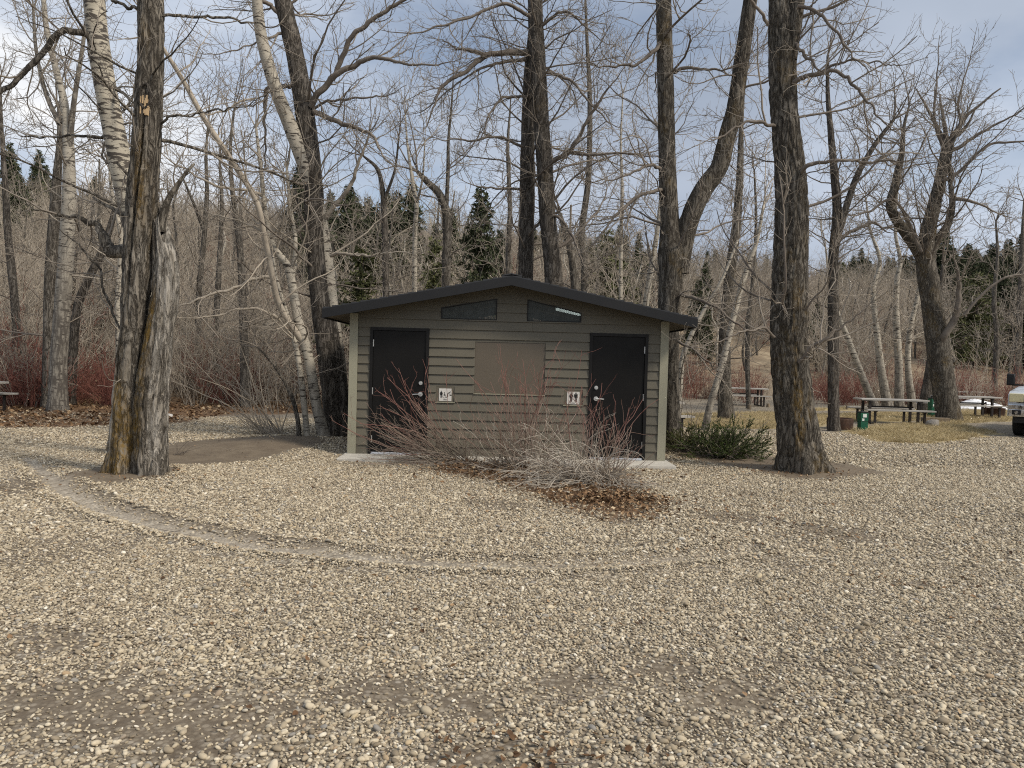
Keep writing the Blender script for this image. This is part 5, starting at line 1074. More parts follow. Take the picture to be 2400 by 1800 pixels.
shrub('red_twig_shrub', 'leafless red-tipped shrub leaning left across the left door', G(1075, 1090), 301, [
    (20, 0.26, (-0.95, -0.05, 0.72), (0.2, 0.3, 0.2), (1.1, 2.0), 0.0075, 1.0, 0.01, 'twig_red', 1.0), (30, 0.3, (-1.0, -0.05, 0.36), (0.2, 0.3, 0.14), (0.8, 1.7), 0.006, 0.35, 0.005, 'twig_red', 1.0),
    (16, 0.3, (0.3, -0.1, 0.9), (0.35, 0.3, 0.2), (0.4, 0.9), 0.0055, 0.3, 0.0, 'twig_red', 0.8), (26, 0.35, (-0.6, -0.5, 0.16), (0.6, 0.4, 0.08), (0.6, 1.5), 0.005, 0.0, -0.02, 'twig', 1.0)])
shrub('red_twig_shrub', 'leafless red-tipped shrub standing upright before the blank panel', G(1235, 1108), 302, [
    (19, 0.4, (-0.08, 0.0, 1.0), (0.3, 0.25, 0.12), (1.3, 2.05), 0.0065, 1.0, 0.01, 'twig_red', 1.1), (30, 0.45, (-0.35, -0.05, 0.8), (0.4, 0.3, 0.2), (0.7, 1.4), 0.006, 0.6, 0.0, 'twig_red', 1.1),
    (34, 0.5, (-0.6, -0.2, 0.35), (0.7, 0.4, 0.15), (0.5, 1.3), 0.0055, 0.1, -0.01, 'twig_red', 0.9), (26, 0.45, (0.2, -0.1, 0.6), (0.6, 0.3, 0.2), (0.5, 1.1), 0.0055, 0.15, -0.03, 'twig_bleached', 1.0)])
shrub('grey_twig_shrub', 'tangled shrub of pale drooping twigs above brown leaves', G(1385, 1138), 303, [
    (64, 0.36, (-0.55, -0.25, 0.62), (0.4, 0.35, 0.22), (0.5, 1.25), 0.0062, 0.0, -0.13, 'twig_bleached', 1.1), (30, 0.34, (0.35, -0.5, 0.4), (0.4, 0.35, 0.2), (0.4, 0.85), 0.005, 0.0, -0.13, 'twig_bleached', 1.1),
    (12, 0.3, (0.0, 0.1, 1.0), (0.16, 0.15, 0.1), (0.9, 1.5), 0.0075, 1.0, 0.01, 'twig_red', 1.1), (14, 0.3, (0.5, 0.1, 0.7), (0.25, 0.2, 0.2), (0.5, 1.0), 0.0055, 0.7, 0.02, 'twig_red', 1.2), (24, 0.3, (0.75, -0.4, 0.3), (0.3, 0.3, 0.12), (0.4, 0.9), 0.0045, 0.0, -0.02, 'twig', 1.0),
    (20, 0.6, (-0.7, 0.2, 0.8), (0.4, 0.3, 0.2), (0.6, 1.2), 0.0055, 0.4, 0.0, 'twig_red', 1.0)])
shrub('sapling_shrub', 'spray of thin pale saplings fanning up-left beside the birches', G(640, 1018), 304, [
    (10, 0.25, (-0.55, -0.05, 1.0), (0.35, 0.3, 0.1), (1.6, 3.0), 0.011, 0.0, 0.01, 'twig_pale', 0.9), (14, 0.3, (-0.75, 0.0, 0.6), (0.3, 0.3, 0.2), (0.9, 2.0), 0.008, 0.0, 0.01, 'twig_pale', 0.9)])
shrub('sapling_shrub', 'few thin dark saplings beside the juniper right of the building', G(1625, 1040), 305, [
    (7, 0.5, (-0.1, 0.0, 1.0), (0.3, 0.2, 0.1), (0.9, 1.7), 0.007, 0.0, 0.01, 'twig_dark', 0.7), (6, 0.6, (0.6, 0.0, 0.7), (0.3, 0.2, 0.2), (0.8, 1.5), 0.007, 0.0, 0.01, 'twig_dark', 0.7)])
shrub('root_sprouts', 'tuft of thin sprouts at the foot of the split trunk', G(405, 1075), 306, [(7, 0.12, (0.5, -0.1, 0.7), (0.4, 0.3, 0.2), (0.25, 0.6), 0.004, 0.0, 0.0, 'twig_dark', 0.8)])

# ------------------------------------------------------------------ juniper
def _m_jun(name, a, b, c):
    t = NT(name); n1 = t.noise(t.coord('Object'), 6, 4); base = t.ramp(n1, [(0.3, a), (0.5, b), (0.72, c)]); return t.fin(base, 0.65, 0.25)
MAT['juniper'] = _m_jun('juniper_green', (0.032, 0.050, 0.015), (0.065, 0.092, 0.026), (0.125, 0.145, 0.045)); MAT['juniper_y'] = _m_jun('juniper_olive', (0.045, 0.055, 0.018), (0.09, 0.098, 0.032), (0.15, 0.145, 0.06))
def juniper(label, u, v, wpx, hpx, seed, mat, n=150):
    b = G(u, v); b[2] = hz(b[0], b[1]); y = b[1]; W, H = rot2(wpx, y) / 2, rot2(hpx, y); rng = np.random.default_rng(seed); root = thing('juniper_bush', label, 'bush', tuple(b)); cr = Crown()
    a = rng.uniform(0, 6.283, n); el = rng.uniform(0.12, 1.25, n); P0 = np.stack([W * 0.45 * rng.normal(size=n) * 0.6, W * 0.2 * rng.normal(size=n), np.full(n, 0.02)], 1)
    D = np.stack([np.cos(a) * np.cos(el), np.sin(a) * np.cos(el) * 0.8, np.sin(el)], 1); L = (W * 0.85 * np.cos(el) + H * 0.85 * np.sin(el)) * rng.uniform(0.6, 1.1, n); P, R = walk(P0, D, L, np.full(n, 0.007), 7, rng, 0.12, -0.01, 0.4); P[:, :, 2] = np.maximum(P[:, :, 2], 0.02); cr.add(P, R, 3, 0)
    w = spawn(P, R, 13.0, rng, 0.25, 1.0, (0.3, 0.8), (0.10, 0.30), 0.6, 0.01, 0.002); PW, RW = walk(*w[:3], w[3], 4, rng, 0.12, 0.06, 0.5); cr.add(PW, RW, 3, 0); link('stems', cr.mesh('stems', [MAT['twig_dark']], np.zeros(3)), root)
    N = len(PW); m = 46; par = np.repeat(np.arange(N), m); M = len(par); t = rng.random(M); f = t * 4; i0 = np.minimum(f.astype(int), 3); ww = (f - i0)[:, None]; p = PW[par, i0] * (1 - ww) + PW[par, i0 + 1] * ww; d = norm(PW[par, i0 + 1] - PW[par, i0])
    q_ = norm(d * 0.9 + rng.normal(size=(M, 3)) * 0.55); ln = rng.uniform(0.016, 0.040, M); sd = norm(np.cross(q_, rng.normal(size=(M, 3)))) * (ln * 0.16)[:, None]
    V = np.stack([p - sd, p + sd, p + q_ * ln[:, None]], 1).reshape(-1, 3); link('foliage', quick_mesh('foliage', V, np.arange(M * 3).reshape(M, 3), [mat], False), root)
juniper('dark green spreading juniper between the building and the massive trunk', 1705, 1072, 200, 64, 311, MAT['juniper'], 150)
juniper('small yellowish juniper at the foot of the forked tree', 1610, 1062, 100, 55, 312, MAT['juniper_y'], 70)

# ------------------------------------------------------------------ picnic tables, fire ring, bins, posts
MAT['plank'] = m_plain('picnic_plank_grey', (0.33, 0.315, 0.29), 0.7, var=0.2, scale=5, bump=0.3, stretch=(0.3, 3, 3)); MAT['plank_top'] = MAT['plank']
MAT['post'] = m_plain('picnic_steel_brown', (0.022, 0.017, 0.015), 0.5, 0.0, var=0.2); MAT['rust'] = m_plain('rusty_steel', (0.045, 0.022, 0.013), 0.8, 0.2, var=0.5, scale=9, bump=0.3)
def table(label, px, rz, L=2.0, y=None, plank='plank'):
    p = G(*px) if y is None else A(px[0], px[1], y); z = float(hz(p[0], p[1])); t = thing('picnic_table', label, 'picnic table', (p[0], p[1], z), rz, 'picnic tables on the lawns')
    for k in range(3): MB().box((-L / 2, -0.37 + k * 0.25, 0.725), (L / 2, -0.135 + k * 0.25, 0.775)).build('table_plank', MAT[plank], t, bevel=0.006)
    for s in (-1, 1):
        MB().box((-L / 2, s * 0.69 - 0.13, 0.425), (L / 2, s * 0.69 + 0.13, 0.47)).build('bench_plank', MAT[plank], t, bevel=0.006)
    for ex in (-1, 1):
        x = ex * L * 0.36
        for s in (-1, 1): MB().box((x - 0.035, s * 0.27 - 0.035, 0.0), (x + 0.035, s * 0.27 + 0.035, 0.69)).build('leg', MAT['post'], t); MB().box((x - 0.03, s * 0.69 - 0.03, 0.0), (x + 0.03, s * 0.69 + 0.03, 0.395)).build('bench_leg', MAT['post'], t)
        MB().box((x - 0.03, -0.36, 0.692), (x + 0.03, 0.36, 0.724)).build('top_rail', MAT['post'], t); MB().box((x - 0.028, -0.80, 0.395), (x + 0.028, 0.80, 0.424)).build('bench_rail', MAT['post'], t); MB().box((x - 0.026, -0.655, 0.004), (x + 0.026, 0.655, 0.05)).build('ground_rail', MAT['post'], t)
    MB().box((-L * 0.36 + 0.037, -0.02, 0.50), (L * 0.36 - 0.037, 0.02, 0.55)).build('stretcher', MAT['post'], t)
    return t
table('picnic table in front of the birch clump on the right-hand lawn', (2085, 992), math.radians(-3), 2.05)
table('picnic table beside the rusty fire ring, half behind the three-limbed tree', (2262, 978), math.radians(2), 2.3)
table('small far picnic table seen between the forked tree and the massive trunk', (1738, 950), math.radians(-2), 2.1)
table('farthest picnic table, partly behind the three-limbed tree near the snow', (2248, 953), 0, 2.0)
table('picnic table end peeking out from behind the forked tree', (1498, 1015), math.radians(20), 2.0)
table('picnic table at the left edge before the red thicket', (-98, 966), math.radians(5), 2.0)
p = G(2330, 976); fr = thing('fire_ring', 'rusty round fire ring with a grill post beside the picnic table', 'fire pit', (p[0], p[1], float(hz(p[0], p[1]))))
MB().lathe([(0.36, 0.0), (0.37, 0.30), (0.385, 0.32), (0.36, 0.33), (0.34, 0.32), (0.335, 0.0)], 28).build('ring', MAT['rust'], fr, smooth=True)
MB().lathe([(0.345, 0.03), (0.34, 0.10), (0.2, 0.13), (0.0, 0.14)], 20).build('ash_bed', m_plain('ash', (0.06, 0.055, 0.05), 0.95, var=0.4), fr, smooth=True)
MB().cyl((-0.42, -0.12, 0.0), (-0.42, -0.12, 0.55), 0.028, 12).build('grill_post', MAT['rust'], fr)
q = MB()
for k in range(9): q.cyl((-0.36, -0.2 + k * 0.045, 0.46), (0.02, -0.2 + k * 0.045, 0.46), 0.006, 6)
q.cyl((-0.36, -0.22, 0.455), (-0.36, 0.18, 0.455), 0.008, 6).cyl((0.02, -0.22, 0.455), (0.02, 0.18, 0.455), 0.008, 6).cyl((-0.42, -0.12, 0.455), (-0.36, -0.12, 0.455), 0.012, 6); q.build('grill_grate', MAT['rust'], fr)
p = G(1968, 1005); f2 = thing('fire_ring', 'dark fire ring half hidden behind the massive trunk', 'fire pit', (p[0], p[1], float(hz(p[0], p[1])))); MB().lathe([(0.34, 0.0), (0.35, 0.28), (0.33, 0.31), (0.31, 0.28), (0.31, 0.0)], 24).build('ring', MAT['rust'], f2, smooth=True); MB().lathe([(0.315, 0.03), (0.2, 0.10), (0.0, 0.12)], 18).build('ash_bed', MAT['post'], f2, smooth=True)
MAT['green'] = m_plain('bin_green_paint', (0.006, 0.085, 0.045), 0.45, var=0.12, scale=4); MAT['label'] = m_plain('white_label', (0.62, 0.64, 0.62), 0.5, var=0.1, scale=20); MAT['black'] = m_plain('black_plastic', (0.01, 0.01, 0.011), 0.5)
def bin_(label, px, s=1.0):
    p = G(*px); t = thing('green_bin', label, 'bin', (p[0], p[1], float(hz(p[0], p[1]))), math.radians(6), 'green bins on the lawns'); t.scale = (s, s, s)
    MB().box((-0.10, -0.085, 0.0), (0.10, 0.085, 0.27)).build('bin_body', MAT['green'], t, bevel=0.01); MB().box((-0.105, -0.088, 0.272), (0.105, 0.088, 0.50)).build('upper_box', MAT['green'], t, bevel=0.012)
    MB().box((-0.11, -0.095, 0.502), (0.11, 0.095, 0.53)).build('lid', MAT['black'], t, bevel=0.008); MB().box((-0.05, -0.093, 0.38), (0.055, -0.0885, 0.47)).build('label_plate', MAT['label'], t); MB().box((-0.07, -0.093, 0.29), (-0.01, -0.0885, 0.35)).build('label_plate', MAT['label'], t)
    MB().cyl((-0.04, 0.0, 0.53), (-0.04, 0.0, 0.57), 0.03, 12).build('knob', MAT['black'], t)
bin_('green bin with white labels left of the picnic table', (2021, 1012), 1.02); bin_('green bin with white labels beside the three-limbed tree', (2186, 977), 1.35)
MAT['oldwood'] = m_plain('weathered_wood', (0.17, 0.135, 0.095), 0.9, var=0.35, scale=8, bump=0.6, stretch=(1, 1, 0.3))
for k, (u, v, w, h, lab) in enumerate([(1756, 959, 9, 11, 'short wooden post in front of the far picnic table, left of two'), (1800, 955, 8, 9, 'short wooden post in front of the far picnic table, right of two'), (1985, 960, 6, 10, 'short wooden post left of the birch clump, left of two'), (2022, 959, 7, 9, 'short wooden post left of the birch clump, right of two'), (2368, 952, 5, 20, 'thin wooden post behind the fire ring')]):
    p = G(u, v); r0 = rot2(w, p[1]) / 2; hh = rot2(h, p[1]); o = MB().lathe([(r0 * 1.05, -0.05), (r0, hh * 0.5), (r0 * 0.97, hh * 0.93), (r0 * 0.85, hh), (0.0, hh * 1.01)], 12).build('wooden_post', MAT['oldwood'], None, smooth=False, loc=(p[0], p[1], float(hz(p[0], p[1])))); tag(o, lab, 'post', 'wooden posts along the lawns')
p = G(2192, 991); o = MB().box((-0.42, -0.1, 0.0), (0.42, 0.1, 0.17)).build('timber_beam', MAT['oldwood'], None, bevel=0.015, loc=(p[0], p[1], float(hz(p[0], p[1]))), rot=(0, 0, -0.06)); tag(o, 'short timber beam lying at the foot of the three-limbed tree', 'beam')
def rock(name, label, px, sx, sy, sz, seed, col):
    import bmesh
    p = G(*px); bm = bmesh.new(); bmesh.ops.create_icosphere(bm, subdivisions=3, radius=1.0); rg = np.random.default_rng(seed); planes = norm(rg.normal(size=(9, 3)))
    for v in bm.verts:
        c = np.array(v.co); m = 1.0
        for q_ in planes: m = min(m, 0.78 / max(0.3, float(c @ q_)))
        c = c * m * (1 + 0.06 * float(vnoise(c[0] * 3, c[1] * 3, c[2] * 3, seed))); v.co = (c[0] * sx, c[1] * sy, max(-0.3, c[2]) * sz)
    me = bpy.data.meshes.new(name); bm.to_mesh(me); bm.free(); me.materials.append(col); o = link(name, me, None, (p[0], p[1], float(hz(p[0], p[1])) + 0.02)); return tag(o, label, 'rock')
MAT['rock'] = m_plain('grey_rock', (0.24, 0.225, 0.205), 0.9, var=0.35, scale=7, bump=0.5)
rock('boulder', 'grey angular boulder on the dry grass before the three-limbed tree', (2186, 1001), 0.22, 0.2, 0.24, 3, MAT['rock']); rock('white_stone', 'small white stone at the litter edge behind the split trunk', (396, 978), 0.10, 0.1, 0.11, 4, m_plain('white_stone', (0.6, 0.58, 0.55), 0.8))
p = G(2140, 1022)

# ------------------------------------------------------------------ guardrails, embankment, snow, poles on the slope
MAT['galv'] = m_plain('galvanised_steel', (0.45, 0.47, 0.48), 0.5, 0.3, var=0.15, scale=2)
def guardrail(label, pts, n):
    P, _, _ = resample(pts, [1] * len(pts), n=n); b = P[0]; root = thing('guardrail', label, 'guardrail', tuple(b)); prof = [(0.0, 0.0), (-0.05, 0.05), (-0.05, 0.12), (0.0, 0.17), (-0.05, 0.22), (-0.05, 0.29), (0.0, 0.34)]
    V = np.array([[(q_[0], q_[1] + a[0], q_[2] + 0.45 + a[1]) for a in prof] for q_ in P - b]); k = len(prof); i0 = (np.arange(n - 1)[:, None] * k + np.arange(k - 1)[None]).ravel(); link('rail', quick_mesh('rail', V.reshape(-1, 3), np.stack([i0, i0 + 1, i0 + k + 1, i0 + k], 1), [MAT['galv']], False), root)
    for q_ in P[::2] - b: MB().box((-0.06, 0.01, -0.4), (0.06, 0.14, 0.76)).build('rail_post', MAT['oldwood'], root, loc=tuple(q_))
def on_slope(u, v):                      # where a photo ray meets the slope
    d = ray(u, v)
    for t in np.arange(20, 160, 0.4):
        q_ = CAMP + d * t
        if q_[2] <= hz(q_[0], q_[1]): return q_
    return CAMP + d * 100
def rail_line(px): return [on_slope(u, v) for u, v in px]
guardrail('pale guardrail along the road on the left hillside', rail_line([(-60, 508), (20, 515), (110, 528), (200, 535), (290, 542)]), 21)
guardrail('pale guardrail along the road at the right edge', [A(2270, 828, 58), A(2330, 833, 58), A(2400, 840, 57), A(2480, 848, 56)], 13)
for k, (u, v0, v1, y, lab) in enumerate([(921, 700, 495, 60, 'thin grey utility pole beyond the left roof slope'), (1332, 700, 480, 70, 'thin pale pole beyond the roof ridge')]):
    a = A(u, v0, y); a[2] = hz(a[0], a[1]); b = A(u, v1, y); o = MB().cyl((0, 0, 0), (0, 0, b[2] - a[2]), 0.13, 10, 0.09).build('utility_pole', MAT['oldwood'], None, loc=tuple(a)); tag(o, lab, 'pole')
MAT['snow'] = m_plain('old_snow', (0.78, 0.80, 0.84), 0.7, var=0.06, scale=3, bump=0.4)
def snow(label, u, v, y, w, d, h, seed):
    x = A(u, v, y)[0]; n, k = 9, 28; a = np.arange(k) * 2 * math.pi / k; V = []
    for j in range(n):
        t = j / (n - 1); rad = (1 - t) * (1 + 0.22 * vnoise(np.cos(a) * 2 + seed, np.sin(a) * 2, 0, seed)); xx = x + w / 2 * rad * np.cos(a); yy = y + d / 2 * rad * np.sin(a); V.append(np.stack([xx, yy, hz(xx, yy) - 0.03 + h * (1 - (1 - t) ** 2.2) * (1 + 0.25 * vnoise(xx * 1.5, yy * 1.5, 0, seed))], 1))
    V = np.concatenate(V); i0 = (np.arange(n - 1)[:, None] * k + np.arange(k)[None]).ravel(); i1 = (np.arange(n - 1)[:, None] * k + ((np.arange(k) + 1) % k)[None]).ravel(); c = V.mean(0); o = link('snow_patch', quick_mesh('snow_patch', V - c, np.stack([i0, i1, i1 + k, i0 + k], 1), [MAT['snow']], True), None, tuple(c)); tag(o, label, 'snow')
snow('old snow heap behind the picnic table by the fire ring', 2292, 950, 36.5, 2.7, 1.6, 0.42, 3); snow('small old snow patch left of the three-limbed tree', 2168, 945, 37, 0.95, 1.0, 0.34, 4)
for (u, v, w, lab) in [(452, 618, 1.6, 'snow patch high on the slope right of the split trunk'), (628, 655, 1.1, 'snow patch on the slope behind the forked birch stems'), (690, 605, 1.4, 'snow patch on the slope left of the dark double trunk')]:
    q_ = on_slope(u, v); snow(lab, u, v, float(q_[1]), w, 1.8, 0.35, int(u))
# road embankment at the right edge
MAT['bank'] = m_plain('reddish_earth_bank', (0.16, 0.105, 0.075), 0.95, var=0.45, scale=1.2, bump=0.8, bscale=6)
a0, a1 = A(2300, 800, 64), A(2560, 805, 62); n, k = 40, 9; V = []
for j in range(n):
    t = j / (n - 1); c = a0 + (a1 - a0) * t; top = A(2300, 778, 64)[2] * (1 - t) + A(2560, 790, 62)[2] * t; end = sstep(0, 0.12, t)
    for i2 in range(k):
        f = i2 / (k - 1); g = hz(c[0], c[1] - 3 + 3 * f); zt = g + (top - g) * f ** 0.8 * end; V.append((c[0], c[1] - 3 + 3 * f, zt + 0.06 * float(vnoise(c[0] * 1.3, f * 6, 0, 8)) * (f < 0.95)))
    V.append((c[0], c[1] + 4, hz(c[0], c[1] + 4)))
k += 1; i0 = (np.arange(n - 1)[:, None] * k + np.arange(k - 1)[None]).ravel(); tag(link('embankment', quick_mesh('embankment', np.array(V), np.stack([i0, i0 + 1, i0 + k + 1, i0 + k], 1), [MAT['bank']], False)), kind='structure')

# ------------------------------------------------------------------ pickup truck at the right edge
MAT['paint'] = m_plain('truck_silver_paint', (0.50, 0.53, 0.56), 0.28, 0.25, var=0.04, scale=2, spec=0.6); MAT['chrome'] = m_plain('truck_chrome', (0.75, 0.76, 0.77), 0.12, 1.0, var=0.03); MAT['tyre'] = m_plain('tyre_rubber', (0.012, 0.012, 0.012), 0.85, var=0.2, scale=20, bump=0.4)
MAT['lens'] = m_plain('headlamp_lens', (0.75, 0.68, 0.42), 0.15, 0.1, var=0.1, spec=0.7); MAT['glass'] = m_plain('truck_glass', (0.012, 0.015, 0.017), 0.06, 0.0, spec=0.7); MAT['plastic'] = m_plain('truck_black_plastic', (0.012, 0.012, 0.013), 0.5)
p = G(2384, 1019); tw = 2.03
TA = math.radians(41); wx_, wy_ = -0.86, 0.98; wq = G(2388, 1019)
truck = thing('pickup_truck', 'silver pickup truck cut off by the right edge of the view', 'truck', (wq[0] - (wx_ * math.cos(TA) + wy_ * math.sin(TA)), wq[1] - (-wx_ * math.sin(TA) + wy_ * math.cos(TA)), float(hz(wq[0], wq[1]))), -TA)
def arch(cx, r, z0, n=10): return [(cx + r * math.cos(math.pi * (1 - k / n)), z0 + r * math.sin(math.pi * (1 - k / n))) for k in range(n + 1)]
side = [(0.05, 0.55)] + [(a, b) for a, b in arch(0.98, 0.50, 0.55)] + arch(4.62, 0.50, 0.55) + [(5.75, 0.55), (5.78, 1.28), (3.75, 1.30), (1.75, 1.32), (0.30, 1.20), (0.06, 1.10)]
def profile(mb, poly, xh, inset=0.06):       # side profile (y,z) swept across with softened flanks
    n = len(poly); cz = 0.9; xs = [(-xh, 0.985), (-xh + inset, 1.0), (xh - inset, 1.0), (xh, 0.985)]
    V = [(x, cy, cz + (z - cz) * s) for x, s in xs for cy, z in poly]; F = [(j * n + i2, j * n + (i2 + 1) % n, (j + 1) * n + (i2 + 1) % n, (j + 1) * n + i2) for j in range(3) for i2 in range(n)]
    mb.add(V, F + [tuple(range(n))[::-1], tuple(range(3 * n, 4 * n))]); return mb
profile(MB(), side, tw / 2).build('body', MAT['paint'], truck)
cab = [(1.72, 1.318), (2.35, 1.86), (2.6, 1.93), (3.6, 1.93), (3.74, 1.86), (3.76, 1.298)]; profile(MB(), cab, tw / 2 - 0.12, 0.12).build('cab', MAT['paint'], truck)
MB().hexa([(-0.82, 1.74, 1.34), (0.82, 1.74, 1.34), (0.82, 1.80, 1.34), (-0.82, 1.80, 1.34), (-0.72, 2.30, 1.84), (0.72, 2.30, 1.84), (0.72, 2.36, 1.84), (-0.72, 2.36, 1.84)]).build('windscreen', MAT['glass'], truck)
for s in (-1, 1):
    MB().prism([(1.98, 1.40), (2.44, 1.82), (3.58, 1.84), (3.62, 1.40)], s * 0.899, s * 0.905, 'x').build('side_window', MAT['glass'], truck)
    w = MB().lathe([(0.20, -0.115), (0.34, -0.12), (0.385, -0.09), (0.40, 0.0), (0.385, 0.09), (0.34, 0.12), (0.20, 0.115)], 28)
    for cy in (0.98, 4.62):
        o = MB().lathe([(0.20, -0.115), (0.34, -0.12), (0.385, -0.09), (0.395, 0.0), (0.385, 0.09), (0.34, 0.12), (0.20, 0.115)], 28).build('tyre', MAT['tyre'], truck, smooth=True, loc=(s * 0.86, cy, 0.385), rot=(0, math.pi / 2, 0))
        MB().lathe([(0.0, 0.06 * s), (0.08, 0.09 * s), (0.17, 0.05 * s), (0.215, 0.10 * s), (0.215, -0.10 * s)], 20).build('rim', MAT['chrome'], o, smooth=True)
    x0, x1 = sorted((s * 0.66, s * 0.985))
    hl = MB().box((x0, 0.012, 0.93), (x1, 0.16, 1.15)).build('headlight', MAT['lens'], truck, bevel=0.02)
    MB().box((x0 - 0.005, 0.03, 0.905), (x1 + 0.01, 0.17, 0.928)).build('headlight_trim', MAT['chrome'], hl)
    m = MB().box((s * 1.05 - 0.0, 1.92, 1.33), (s * 1.20, 2.0, 1.38)).build('mirror_arm', MAT['plastic'], truck, bevel=0.01); a, b = sorted((s * 1.13, s * 1.33)); MB().box((a, 1.86, 1.34), (b, 1.98, 1.66)).build('mirror_head', MAT['plastic'], m, bevel=0.03)
    MB().box((min(s * 0.9, s * 1.06), 1.94, 1.335), (max(s * 0.9, s * 1.06), 1.99, 1.375)).build('mirror_bracket', MAT['plastic'], m)
    a, b = sorted((s * 0.70, s * 0.90)); fl = MB().box((a, -0.075, 0.60), (b, -0.045, 0.72)).build('fog_lamp_pocket', MAT['plastic'], truck, bevel=0.01); MB().cyl((s * 0.8, -0.073, 0.66), (s * 0.8, -0.086, 0.66), 0.04, 16).build('fog_lamp', MAT['chrome'], fl)
MB().box((-0.64, 0.0, 0.86), (0.64, 0.055, 1.14)).build('grille', MAT['plastic'], truck, bevel=0.01)
for k in range(3): MB().box((-0.63, -0.022, 0.895 + k * 0.085), (0.63, 0.0, 0.925 + k * 0.085)).build('grille_bar', MAT['chrome'], truck, bevel=0.005)
MB().box((-1.0, -0.05, 0.74), (1.0, 0.10, 0.86)).box((-0.98, -0.048, 0.55), (-0.60, 0.10, 0.738)).box((0.60, -0.048, 0.55), (0.98, 0.10, 0.738)).build('bumper', MAT['chrome'], truck, bevel=0.015)
MB().box((-0.59, -0.03, 0.50), (0.59, 0.08, 0.736)).build('lower_intake', MAT['plastic'], truck, bevel=0.01); MB().box((-0.9, 0.1, 0.38), (0.9, 5.6, 0.53)).build('underbody', MAT['plastic'], truck)
MB().box((-0.88, 3.82, 1.302), (0.88, 5.68, 1.315)).build('bed_cover', MAT['plastic'], truck)

# ------------------------------------------------------------------ ground cover: gravel, leaves, grass
import bmesh
def _m_pebble():
    t = NT('pebbles'); r = t.rnd(); c = t.coord('Object')
    base = t.ramp(r, [(0.0, (0.14, 0.112, 0.076)), (0.16, (0.27, 0.222, 0.152)), (0.4, (0.385, 0.325, 0.228)), (0.66, (0.50, 0.43, 0.31)), (0.82, (0.62, 0.55, 0.42)), (0.88, (0.22, 0.215, 0.20)), (0.93, (0.36, 0.26, 0.155)), (0.955, (0.50, 0.415, 0.27)), (1.0, (0.76, 0.715, 0.61))])
    base = t.mix(t.ramp(t.noise(c, 1.3, 4), [(0.35, 0.0), (0.75, 0.45)]), base, (0.24, 0.205, 0.165))
    return t.fin(base, 0.82, 0.25)
MAT['pebble'] = _m_pebble()
def pebble_proto(seed, angular):
    rg = np.random.default_rng(seed); bm = bmesh.new(); bmesh.ops.create_icosphere(bm, subdivisions=2, radius=1.0); pln = norm(rg.normal(size=(10, 3))); el = rg.uniform(0.75, 1.35)
    for v in bm.verts:
        c = np.array(v.co); m = 1.0
        for q_ in pln: m = min(m, angular / max(0.3, float(c @ q_)))
        c = c * m * (1 + 0.09 * float(vnoise(c[0] * 1.7 + seed, c[1] * 1.7, c[2] * 1.7, seed))); v.co = (c[0] * el, c[1] / el, c[2] * 0.58)
    me = bpy.data.meshes.new('pebble'); bm.to_mesh(me); bm.free(); me.materials.append(MAT['pebble']); me.shade_smooth(); return me
PB_ = [pebble_proto(400 + k, (0.97, 0.86, 0.9, 0.99, 0.82, 0.88)[k % 6]) for k in range(9)]
rng = np.random.default_rng(91)
def gravel_layer(y0, y1, sp, smin, smax, seed):
    g = np.random.default_rng(seed); ys = np.arange(y0, y1, sp * 0.866); X, Y = [], []
    for j, yy in enumerate(ys):
        w = yy * 0.71 + 1.0; xs = np.arange(-w, w, sp) + (sp / 2 if j % 2 else 0); X.append(xs); Y.append(np.full(len(xs), yy))
    x = np.concatenate(X); y = np.concatenate(Y); n = len(x); x = x + g.normal(0, sp * 0.26, n); y = y + g.normal(0, sp * 0.26, n)
    s = np.exp(g.normal(math.log((smin * smax) ** 0.5), 0.38, n)); s = np.clip(s, smin * 0.6, smax * 1.75); return x, y, s, g
LAY = [gravel_layer(2.3, 6.5, 0.0190, 0.0055, 0.0135, 1), gravel_layer(6.5, 13.0, 0.0245, 0.0080, 0.0145, 2), gravel_layer(13.0, 20.0, 0.045, 0.012, 0.019, 3)]
x = np.concatenate([l[0] for l in LAY]); y = np.concatenate([l[1] for l in LAY]); s = np.concatenate([l[2] for l in LAY]); n = len(x)
dirt_shade, gr, li, tr, hl = masks(x, y)
cy_, sy_ = math.cos(YAW), math.sin(YAW); bx = (x - pl[0]) * cy_ + (y - pl[1]) * sy_; by = -(x - pl[0]) * sy_ + (y - pl[1]) * cy_
onslab = (bx > -0.075) & (bx < BW + 0.075) & (by > -0.67) & (by < BD + 0.3)
patch = 0.03 + 0.25 * sstep(0.05, 0.55, fbm(x * 0.8, y * 0.8, 0, 61))
pk = (1 - 0.96 * dirt_shade) * (dirt_shade < 0.82) * (1 - gr) * (1 - 0.85 * li) * (1 - 0.93 * tr) * (1 - patch); keep = (rng.random(n) < pk) & ~onslab & (hl < 0.1)
x, y, s = x[keep], y[keep], s[keep] * 0.86; n = len(x); s = np.where(rng.random(n) < 0.012, s * 1.5, s)
z = hz(x, y) + s * (0.22 + 0.3 * rng.random(n))
scatter('gravel', np.stack([x, y, z], 1), np.stack([rng.normal(0, 0.28, n), rng.normal(0, 0.28, n), rng.uniform(0, 6.28, n)], 1), np.stack([s, s, s], 1), rng.integers(0, len(PB_), n), PB_, 'pale tan river gravel covering the yard')
